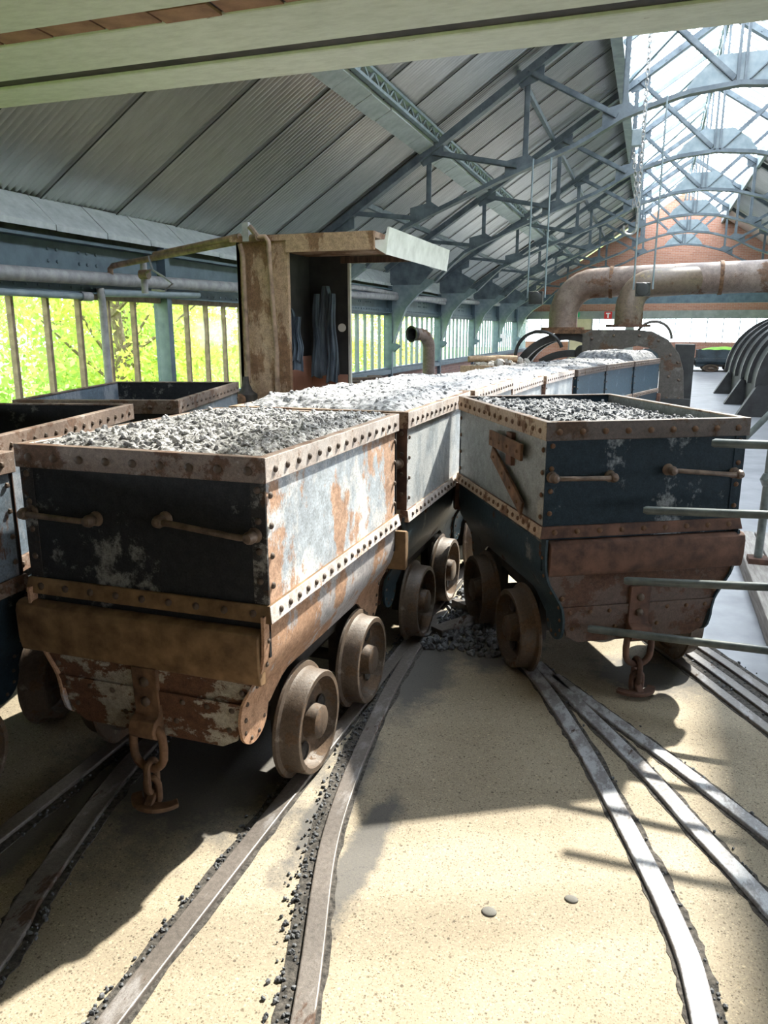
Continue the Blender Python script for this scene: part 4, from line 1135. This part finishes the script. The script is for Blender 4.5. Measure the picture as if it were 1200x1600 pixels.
# ------------------------------------------------------------------ pipes along the window wall
o = MB().tube([(-5.80, Y0, 2.03), (-5.80, 5.9, 2.12), (-5.80, 10.5, 2.20), (-5.80, 14.8, 2.28), (-5.80, 24.0, 2.46), (-5.80, 31, 2.56)], 0.072, 14).obj('wall_pipe', M['pipe_grey'], smooth=True)
tag(o, 'thick grey pipe running along the window wall', 'pipe', 'pipes on the window wall')
o = empty('wall_pipe', (0, 0, 0), 0, 'thin blue-grey pipe under the thick one with a drop to the floor', 'pipe', 'pipes on the window wall')
MB().tube([(-5.86, Y0, 1.93), (-5.86, 7.2, 1.95)], 0.035, 12).obj('pipe_run', M['blue_light'], o, smooth=True)
MB().lathe([(0.05, -0.08), (0.05, 0.08)], 12, 'y', (-5.86, 7.15, 1.95)).obj('pipe_collar', M['pipe_grey'], o, smooth=True)
MB().tube([(-5.86, 7.4, 2.05), (-5.86, 7.42, 1.9), (-5.86, 7.42, 0.0)], 0.042, 12).obj('drop_pipe', M['pipe_grey'], o, smooth=True)
MB().tube([(-5.86, 7.42, 2.0), (-5.86, 9.4, 2.06)], 0.045, 12).obj('pipe_run', M['blue_light'], o, smooth=True)
o = MB().tube([(-5.80, 12.0, 2.40), (-5.8, 16, 2.44), (-5.80, 23.2, 2.33)], 0.05, 12).obj('wall_pipe', M['pipe_grey'], smooth=True)
tag(o, 'second grey pipe above the thick one beyond the booth', 'pipe', 'pipes on the window wall')
o = empty('conduit_run', (0, 0, 0), 0, 'brown pipe bridging from the wall pipe to the booth', 'pipe')
MB().tube([(-5.78, 7.5, 2.14), (-5.78, 7.5, 2.26), (-5.74, 7.5, 2.29), (bx0+0.26, by0-0.07, bz+0.03)], 0.032, 12).obj('pipe_run', M['pipe_brown'], o, smooth=True)
MB().tube([(-4.95, 7.15, 2.36), (bx0+0.05, by0-0.02, bz+0.05)], 0.026, 10).obj('pipe_run', M['pipe_brown'], o, smooth=True)
MB().tube([(-5.2, 7.3, 2.33), (-5.2, 7.3, 1.98)], 0.035, 10).obj('stub_pipe', M['pipe_grey'], o, smooth=True)
MB().lathe([(0.001, -0.05), (0.05, -0.05), (0.05, 0.05), (0.001, 0.05)], 12, 'x', (-5.15, 7.24, 2.17)).obj('valve_body', M['handle'], o, smooth=True)
MB().tube([(-5.1, 7.2, 2.18), (-4.98, 7.1, 2.2)], 0.014, 8).obj('valve_handle', M['handle'], o, smooth=True)
MB().tube([(-5.0, 7.12, 2.34), (-4.95, 7.1, 2.2), (-4.75, 7.0, 2.12), (-4.62, 6.95, 2.05), (-4.72, 6.95, 1.98), (-4.9, 7.0, 2.0)], 0.011, 8).obj('cable', M['pipe_grey'], o, smooth=True)

# ------------------------------------------------------------------ things beyond the train on the window side
o = empty('timber_wagon', (0, 0, 0), R(0), 'flat wagon with a pale timber side board behind the train', 'wagon')
MB().add([(-3.12, 8.15, 0.80), (-2.72, 10.4, 0.80), (-2.66, 10.4, 0.80), (-3.06, 8.15, 0.80), (-3.12, 8.15, 0.965), (-2.72, 10.4, 1.0), (-2.66, 10.4, 1.0), (-3.06, 8.15, 0.965)], [(0,1,2,3),(4,5,6,7),(0,1,5,4),(1,2,6,5),(2,3,7,6),(3,0,4,7)]).obj('side_board', M['wood'], o)
MB().box(-3.9, -3.1, 8.2, 10.35, 0.5, 0.80).obj('deck', M['wood_dark'], o)
for (x, y) in ((-3.7, 8.6), (-3.3, 8.6), (-3.7, 9.9), (-3.3, 9.9)):
    inst('wheel', WHEEL, o, (x, y, 0.203), (0, 0, 0 if x > -3.5 else PI))
for (x, y, rr, lab) in ((-3.45, 9.75, 0.4, 'dark timber block leaning nearest the bent vent pipe'), (-3.55, 9.35, -0.5, 'dark timber block lying on the flat wagon'), (-3.38, 8.75, 0.2, 'short red-brown timber offcut on the flat wagon')):
    q = MB().box(-0.09, 0.09, -0.22, 0.22, 0.0, 0.2).obj('timber_block', M['wood_dark'], bevel=0.01); q.location = (x, y, 0.80); q.rotation_euler = (0, 0, rr); tag(q, lab, 'timber block', 'timber blocks on the flat wagon')
b = MB()
pts = [(-4.0, 14.4, 0.0), (-4.0, 14.4, 1.25)] + [(-4.0 - 0.10*(1-math.cos(t)), 14.4 - 0.22*(1-math.cos(t)), 1.25 + 0.26*math.sin(t)) for t in np.linspace(0.2, PI/2, 6)] + [(-4.17, 14.02, 1.52)]
b.tube(pts, 0.115, 16, caps=False); pts2 = pts
o = b.obj('vent_pipe', M['pipe'], smooth=True); tag(o, 'rusty vent pipe with its bent mouth facing the camera', 'pipe')
MB().lathe([(0.12, 0), (0.15, -0.05), (0.15, -0.07), (0.11, -0.05), (0.10, 0.10), (0.001, 0.1)], 20, 'y').obj('mouth', M['black'], o, smooth=True, loc=(-4.18, 14.0, 1.52), rot=(0, 0, R(-30)))
o = empty('stone_wagon', (0, 0, 0), 0, 'timber sided wagon full of stones and logs', 'wagon')
MB().box(-2.82, -1.92, 12.0, 12.06, 0.72, 1.05).obj('end_board', M['wood'], o)
MB().box(-2.82, -2.76, 12.06, 14.0, 0.72, 1.03).obj('side_board', M['wood'], o)
MB().box(-1.98, -1.92, 12.06, 14.0, 0.72, 1.03).obj('side_board', M['wood'], o)
MB().box(-2.8, -1.94, 12.05, 14.0, 0.45, 0.75).obj('deck', M['wood_dark'], o)
for (x, y) in ((-2.72, 12.5), (-2.02, 12.5), (-2.72, 13.5), (-2.02, 13.5)):
    inst('wheel', WHEEL, o, (x, y, 0.203), (0, 0, 0 if x > -2.4 else PI))
LM = []
for i in range(6):
    b = MB(); lump_mesh(b, (0, 0, 0), 1.0); LM.append(b.mesh('stone', M['stone'], True))
for i in range(90):
    q = inst('stone', LM[i % 6], None, (random.uniform(-2.7, -2.04), random.uniform(12.12, 13.9), 1.02 + random.uniform(-0.02, 0.07)), (random.random()*6, random.random()*6, 0), (random.uniform(0.05, 0.10),)*3)
    tag(q, 'pale rounded stone heaped in the timber sided wagon', 'stone', 'stones in the timber wagon')
for i, (x, y, a, lab) in enumerate(((-2.55, 12.35, 0.5, 'short pale log on the stones nearest the end board'), (-2.25, 12.6, 0.3, 'short pale log on the stones behind the other'))):
    q = MB().tube([(-0.22, 0, 0), (-0.1, 0.01, 0.01), (0.22, 0, 0.0)], 0.05, 10).obj('log', M['wood'], smooth=True); q.location = (x, y, 1.14); q.rotation_euler = (0, 0, a); tag(q, lab, 'log', 'logs on the stone wagon')

# ------------------------------------------------------------------ hoop machine, ducts and tippler
o = empty('hoop_machine', (0, 0, 0), 0, 'black machine with curved iron hoops left of the ducts', 'machine')
def hoop(cx, y, cz, r, a0, a1, wd, th, nm, mat='black'):
    pts = arc(cx, cz, r, R(a0), R(a1), 24); b = MB()
    pi = arc(cx, cz, r-th, R(a0), R(a1), 24)
    b.prism(pts + pi[::-1], y, y+wd, 'y'); return b.obj(nm, M[mat], o)
hoop(-1.45, 14.3, 0.55, 1.0, 35, 170, 0.25, 0.13, 'hoop')
hoop(-1.45, 15.3, 0.55, 1.0, 35, 170, 0.25, 0.13, 'hoop')
hoop(-1.35, 14.1, 0.30, 0.95, 30, 125, 0.2, 0.12, 'hoop')
MB().tube([(x, 14.2, z) for (x, z) in arc(-1.9, 1.15, 0.42, R(20), R(190), 16)], 0.03, 10).obj('hoop_tube', M['black'], o, smooth=True)
MB().box(-2.2, -0.7, 14.3, 15.5, 0, 0.5).obj('machine_base', M['black_matt'], o)
MB().lathe([(0.001, -0.1), (0.10, -0.1), (0.12, 0.0), (0.10, 0.1), (0.001, 0.1)], 16, 'y', (-1.15, 14.15, 1.22)).obj('knob', M['black'], o, smooth=True)

DU = empty('duct', (0, 0, 0), 0, 'big rusty air duct spanning the hall with an elbow down', 'duct')
pts = [(-1.55, 14.6, 1.62), (-1.55, 14.6, 1.85)] + [(-1.55+0.55*(1-math.cos(t)), 14.6, 1.85+0.55*math.sin(t)) for t in np.linspace(0.2, PI/2, 7)] + [(-0.4, 14.55, 2.42), (1.7, 14.2, 2.44), (4.2, 13.8, 2.46), (7.85, 13.2, 2.48)]
MB().tube(pts, 0.255, 22).obj('duct_run', M['pipe'], DU, smooth=True)
for x, y, z in ((-0.75, 14.6, 2.41), (1.0, 14.32, 2.433), (1.75, 14.19, 2.44)):
    MB().lathe([(0.256, -0.03), (0.275, -0.03), (0.275, 0.03), (0.256, 0.03)], 22, 'x', (x, y, z)).obj('duct_clamp', M['rust'], DU, smooth=True)
MB().lathe([(0.24, -0.02), (0.38, -0.02), (0.38, 0.02), (0.24, 0.02)], 22, 'z', (-1.55, 14.6, 1.62)).obj('flange', M['rust'], DU)
MB().box(-2.0, -0.75, 14.2, 15.0, 1.53, 1.60).obj('duct_base', M['rust'], DU)
D2 = empty('duct', (0, 0, 0), 0, 'short ochre rusted elbow duct dropping onto the tippler', 'duct')
pts = [(-0.40, 13.9, 1.66), (-0.40, 13.9, 1.95)] + [(-0.40+0.34*(1-math.cos(t)), 13.9+0.1*math.sin(t), 1.95+0.40*math.sin(t)) for t in np.linspace(0.2, PI/2, 6)] + [(0.25, 14.05, 2.37), (0.6, 14.25, 2.40)]
MB().tube(pts, 0.225, 22).obj('duct_elbow', M['duct_yellow'], D2, smooth=True)
MB().lathe([(0.22, -0.02), (0.36, -0.02), (0.36, 0.02), (0.22, 0.02)], 22, 'z', (-0.40, 13.9, 1.66)).obj('flange', M['rust_red'], D2)

TP = empty('tippler', (0, 0, 0), 0, 'arched rusty wagon tippler at the end of the train', 'machine')
outer = [(-1.06, 1.05), (-1.06, 1.55), (-0.95, 1.60), (-0.3, 1.60), (0.0, 1.57), (0.25, 1.44), (0.43, 1.22), (0.52, 0.95), (0.56, 0.5), (0.62, 0.0)]
inner = [(0.16, 0.0), (0.16, 0.95), (0.15, 1.08), (0.10, 1.22), (-0.05, 1.31), (-0.22, 1.34), (-0.42, 1.30), (-0.55, 1.20), (-0.62, 1.08), (-0.95, 1.05)]
MB().prism(outer + inner, 13.55, 14.25, 'y').obj('housing', M['tippler'], TP, bevel=0.01)
MB().box(-1.10, -0.98, 13.5, 14.2, 0, 1.54).obj('left_frame', M['tippler'], TP)
MB().box(0.20, 0.66, 13.5, 13.56, 0, 0.5).obj('foot', M['black_matt'], TP)
for (x, z) in ((0.42, 1.08), (0.46, 0.8), (0.48, 0.5), (0.3, 1.2), (0.1, 1.42), (-0.2, 1.5), (-0.6, 1.5), (-0.95, 1.45), (0.3, 0.85), (0.3, 0.5)):
    inst('rivet', RIVET, TP, (x, 13.55, z), (R(90), 0, 0), (0.025, 0.025, 0.02))
MB().tube([(x, 13.7, z) for (x, z) in arc(0.02, 1.45, 0.28, R(0), R(165), 14)], 0.022, 8).obj('hand_loop', M['tippler'], TP, smooth=True)
MB().box(0.40, 0.72, 14.6, 15.1, 0, 1.35).obj('control_box', M['black_matt'], TP)

DR = empty('hooped_drum', (0, 0, 0), 0, 'black hooped drum housing at the picture edge', 'machine')
cx, cz, rr = 3.30, 0.55, 1.35
half = arc(cx, cz, rr, R(0), R(180), 30)
MB().prism(half, 16.0, 22.5, 'y').obj('drum_shell', M['black_matt'], DR, smooth=True)
for y in (15.95, 17.2, 18.5, 19.8, 21.1, 22.4):
    MB().prism(arc(cx, cz, rr+0.07, R(0), R(180), 30) + arc(cx, cz, rr-0.05, R(180), R(0), 30), y, y+0.12, 'y').obj('hoop', M['black'], DR, smooth=True)
for y in (15.9, 18.5, 21.6):
    MB().prism([(cx-rr-0.35, 0), (cx-rr+0.5, 0), (cx-rr+0.5, 0.6), (cx-rr-0.02, 0.6)], y, y+0.25, 'y').obj('leg', M['black'], DR)
MB().box(cx-rr+0.05, cx+rr-0.05, 16.2, 22.4, 0, 0.56).obj('base', M['black_matt'], DR)

# far mine wagons across the end of the hall
FAR = build_wagon('mine_wagon', dict(side='far_cart', end='far_cart', rim='far_cart', band='far_cart', low='far_cart', bumper='far_cart', endlow='far_cart', corner='far_cart'),
                  'far dark wagon with a green cover standing before the gable windows', rivets='joined', hook=False, handles=False, holes=False)
place(FAR, 2.62, 33.2, R(92)); FAR.scale = (1.1, 1.42, 0.68)
c = more(FAR, 'far dark wagon half hidden behind the tippler', 0.60, 33.6, R(88)); c.scale = (1.1, 1.42, 0.68)
b = MB(); n = 18
for i in range(n+1):
    for j in range(9):
        u = i/n*2-1; vv = j/8*2-1
        b.v.append((u*0.75, vv*0.42, 0.11*(1-u*u)*(1-vv*vv)+0.01*math.sin(u*9+vv*5)))
for i in range(n):
    for j in range(8): a = i*9+j; b.f.append((a, a+9, a+10, a+1))
o = b.obj('green_cover', M['green'], smooth=True); o.location = (2.62, 33.2, 0.845); tag(o, 'bright green cover on top of the far dark wagon', 'cover')
o = empty('rail', (0, 0, 0), 0, 'far pair of rails under the dark wagons', 'rail'); MB().box(-3, 7, 32.72, 32.80, -0.02, 0.03).obj('rail_head', M['axle'], o); MB().box(-3, 7, 33.60, 33.68, -0.02, 0.03).obj('rail_head', M['axle'], o)

# ------------------------------------------------------------------ hanging chain, hook block, floodlights
CH = empty('chain_hoist', (-0.33, 12.2, 0), 0, 'galvanised chain with a hook hanging from the roof light', 'chain hoist')
b = MB(); z = 6.3; i = 0
while z > 3.2:
    b.tube(link_pts(0, 0, z, 0.020, 0.022, 'xz' if i % 2 else 'yz', 10), 0.0085, 6, True); z -= 0.066; i += 1
tag(b.obj('chain', M['chain'], CH, smooth=True), kind='stuff')
b = MB(); z = 4.05; i = 0
while z > 3.3:
    b.tube(link_pts(-0.10+0.05*math.sin(z*4), 0.05, z, 0.019, 0.021, 'xz' if i % 2 else 'yz', 10), 0.008, 6, True); z -= 0.062; i += 1
tag(b.obj('loose_chain', M['chain'], CH, smooth=True), kind='stuff')
MB().box(-0.15, -0.02, -0.06, 0.06, 4.1, 4.32).obj('chain_bucket', M['blue_light'], CH, bevel=0.01)
MB().tube([(0, 0, 3.22), (0, 0, 3.1)] + [(-0.09+0.09*math.cos(t), 0, 3.02+0.09*math.sin(t)) for t in np.linspace(0.3, -3.6, 14)], 0.018, 8).obj('hook', M['chain'], CH, smooth=True)
def flood(x, y, z, ztop, label):
    o = empty('floodlight', (x, y, 0), 0, label, 'lamp', 'hanging floodlights')
    MB().box(-0.11, 0.11, -0.06, 0.10, z-0.10, z+0.10).obj('lamp_body', M['black'], o, bevel=0.01)
    MB().lathe([(0.001, -0.08), (0.06, -0.085), (0.095, -0.075), (0.105, -0.055)], 16, 'y', (0, 0, z)).obj('lens', M['black_matt'], o, smooth=True)
    for dx in (-0.14, 0.14): MB().tube([(dx, 0.02, z), (dx, 0.02, ztop)], 0.014, 8).obj('hanger', M['blue_light'], o)
flood(-1.83, 13.0, 2.10, 4.2, 'black floodlight hanging left of the big elbow duct')
flood(-0.19, 12.9, 2.20, 4.9, 'black floodlight hanging in front of the ochre elbow')

# ------------------------------------------------------------------ railing at the right
GT = empty('barrier_gate', (0, 0, 0), 0, 'grey-green barrier of four pipe bars reaching across the navy wagon', 'barrier')
for (xa, za, xb, zb) in ((0.248, 1.174, 0.98, 1.18), (0.018, 0.89, 0.98, 0.923), (-0.036, 0.585, 0.98, 0.645), (-0.169, 0.355, 0.98, 0.351)):
    MB().tube([(xa, 3.2, za), (xa+0.012, 3.2, za), (xb, 3.2, zb)], [0.012, 0.017, 0.017], 12).obj('bar', M['fence'], GT, smooth=True)
MB().tube([(0.98, 3.2, 0.0), (0.98, 3.2, 1.25)], 0.024, 12).obj('post', M['fence'], GT, smooth=True)
FN = empty('platform_railing', (0, 0, 0), 0, 'grey-green pipe railing standing on the timber platform', 'railing')
for x, y in ((0.76, 5.34), (0.95, 3.9)):
    MB().tube([(x, y, 0.12), (x+0.01, y, 1.13)], 0.026, 12).obj('post', M['fence'], FN, smooth=True)
    MB().box(x-0.06, x+0.06, y-0.06, y+0.06, 0.12, 0.155).obj('post_foot', M['rust_red'], FN)
    for z in (1.13, 0.67):
        MB().lathe([(0.001, -0.05), (0.03, -0.04), (0.048, 0), (0.03, 0.04), (0.001, 0.05)], 14, 'z', (x+0.005, y, z)).obj('ball_joint', M['fence'], FN, smooth=True)
for z in (1.13, 0.67):
    MB().tube([(0.765, 5.34, z), (0.955, 3.9, z)], 0.02, 10).obj('rail_tube', M['fence'], FN, smooth=True)
MB().tube([(0.765, 5.34, 1.13), (0.60, 5.3, 0.93)], 0.02, 10).obj('stay', M['fence'], FN, smooth=True)
PF = empty('platform', (0, 0, 0), 0, 'low timber platform under the pipe railing', 'platform')
for i in range(5):
    MB().add([(0.68+0.15*i, 3.3, 0), (0.82+0.15*i, 3.3, 0), (0.83+0.15*i, 6.2, 0), (0.69+0.15*i, 6.2, 0), (0.68+0.15*i, 3.3, 0.12), (0.82+0.15*i, 3.3, 0.12), (0.83+0.15*i, 6.2, 0.12), (0.69+0.15*i, 6.2, 0.12)],
             [(3,2,1,0),(4,5,6,7),(0,1,5,4),(1,2,6,5),(2,3,7,6),(3,0,4,7)]).obj('plank', M['wood_grey'], PF, bevel=0.006)

# ------------------------------------------------------------------ trees outside the windows
def tree(x, y, h, seed, mat):
    r_ = random.Random(seed)
    root = empty('tree', (x, y, -0.35), 0, 'sunlit leafy tree outside the side windows', 'tree', 'trees outside the windows')
    b = MB(); b.tube([(0, 0, 0), (0.1, 0.05, h*0.3), (-0.1, 0.1, h*0.6), (0.05, 0, h*0.9)], [0.13, 0.10, 0.07, 0.02], 9)
    for k in range(9):
        a = r_.uniform(0, 6.28); z = h*r_.uniform(0.1, 0.7); l = r_.uniform(0.8, 1.7)
        b.tube([(0, 0, z), (l*0.5*math.cos(a), l*0.5*math.sin(a), z+0.5), (l*math.cos(a), l*math.sin(a), z+1.1)], [0.04, 0.028, 0.01], 6)
    b.obj('trunk', M['bark'], root, smooth=True)
    g = np.random.default_rng(seed); n = 8000
    nb = 60
    cen = np.stack([g.normal(0, 0.95, nb), g.normal(0, 1.1, nb), g.uniform(0.25, h, nb)], 1)
    idx = g.integers(0, nb, n)
    p = cen[idx] + g.normal(0, 0.30, (n, 3)); p[:, 2] = np.maximum(p[:, 2], 0.05)
    u = g.normal(0, 1, (n, 3)); u /= np.linalg.norm(u, axis=1)[:, None]
    t_ = g.normal(0, 1, (n, 3)); v = np.cross(u, t_); v /= np.linalg.norm(v, axis=1)[:, None]
    s = g.uniform(0.028, 0.060, (n, 1))
    V = np.concatenate([p-u*s*1.5, p+v*s*0.7, p+u*s*1.5, p-v*s*0.7], 1).reshape(-1, 3)
    me = bpy.data.meshes.new('leaves'); me.from_pydata(V.tolist(), [], [(4*i, 4*i+1, 4*i+2, 4*i+3) for i in range(n)])
    me.materials.append(M[mat]); tag(inst('leaves', me, root), kind='stuff')
k = 0
for y in np.arange(4.5, 40, 2.3):
    near = y < 17
    tree(-9.0 - 1.2*(k % 3) if near else -12.5 - 1.5*(k % 3), y + 0.5*math.sin(k*3), (5.0 if near else 2.6) + 0.8*math.cos(k*2.1), 100+k, 'leaf' if k % 3 else 'leaf2')
    k += 1
for j in range(5):
    tree(-12.5-j*0.7, 7+j*3.2, 6, 300+j, 'leaf')
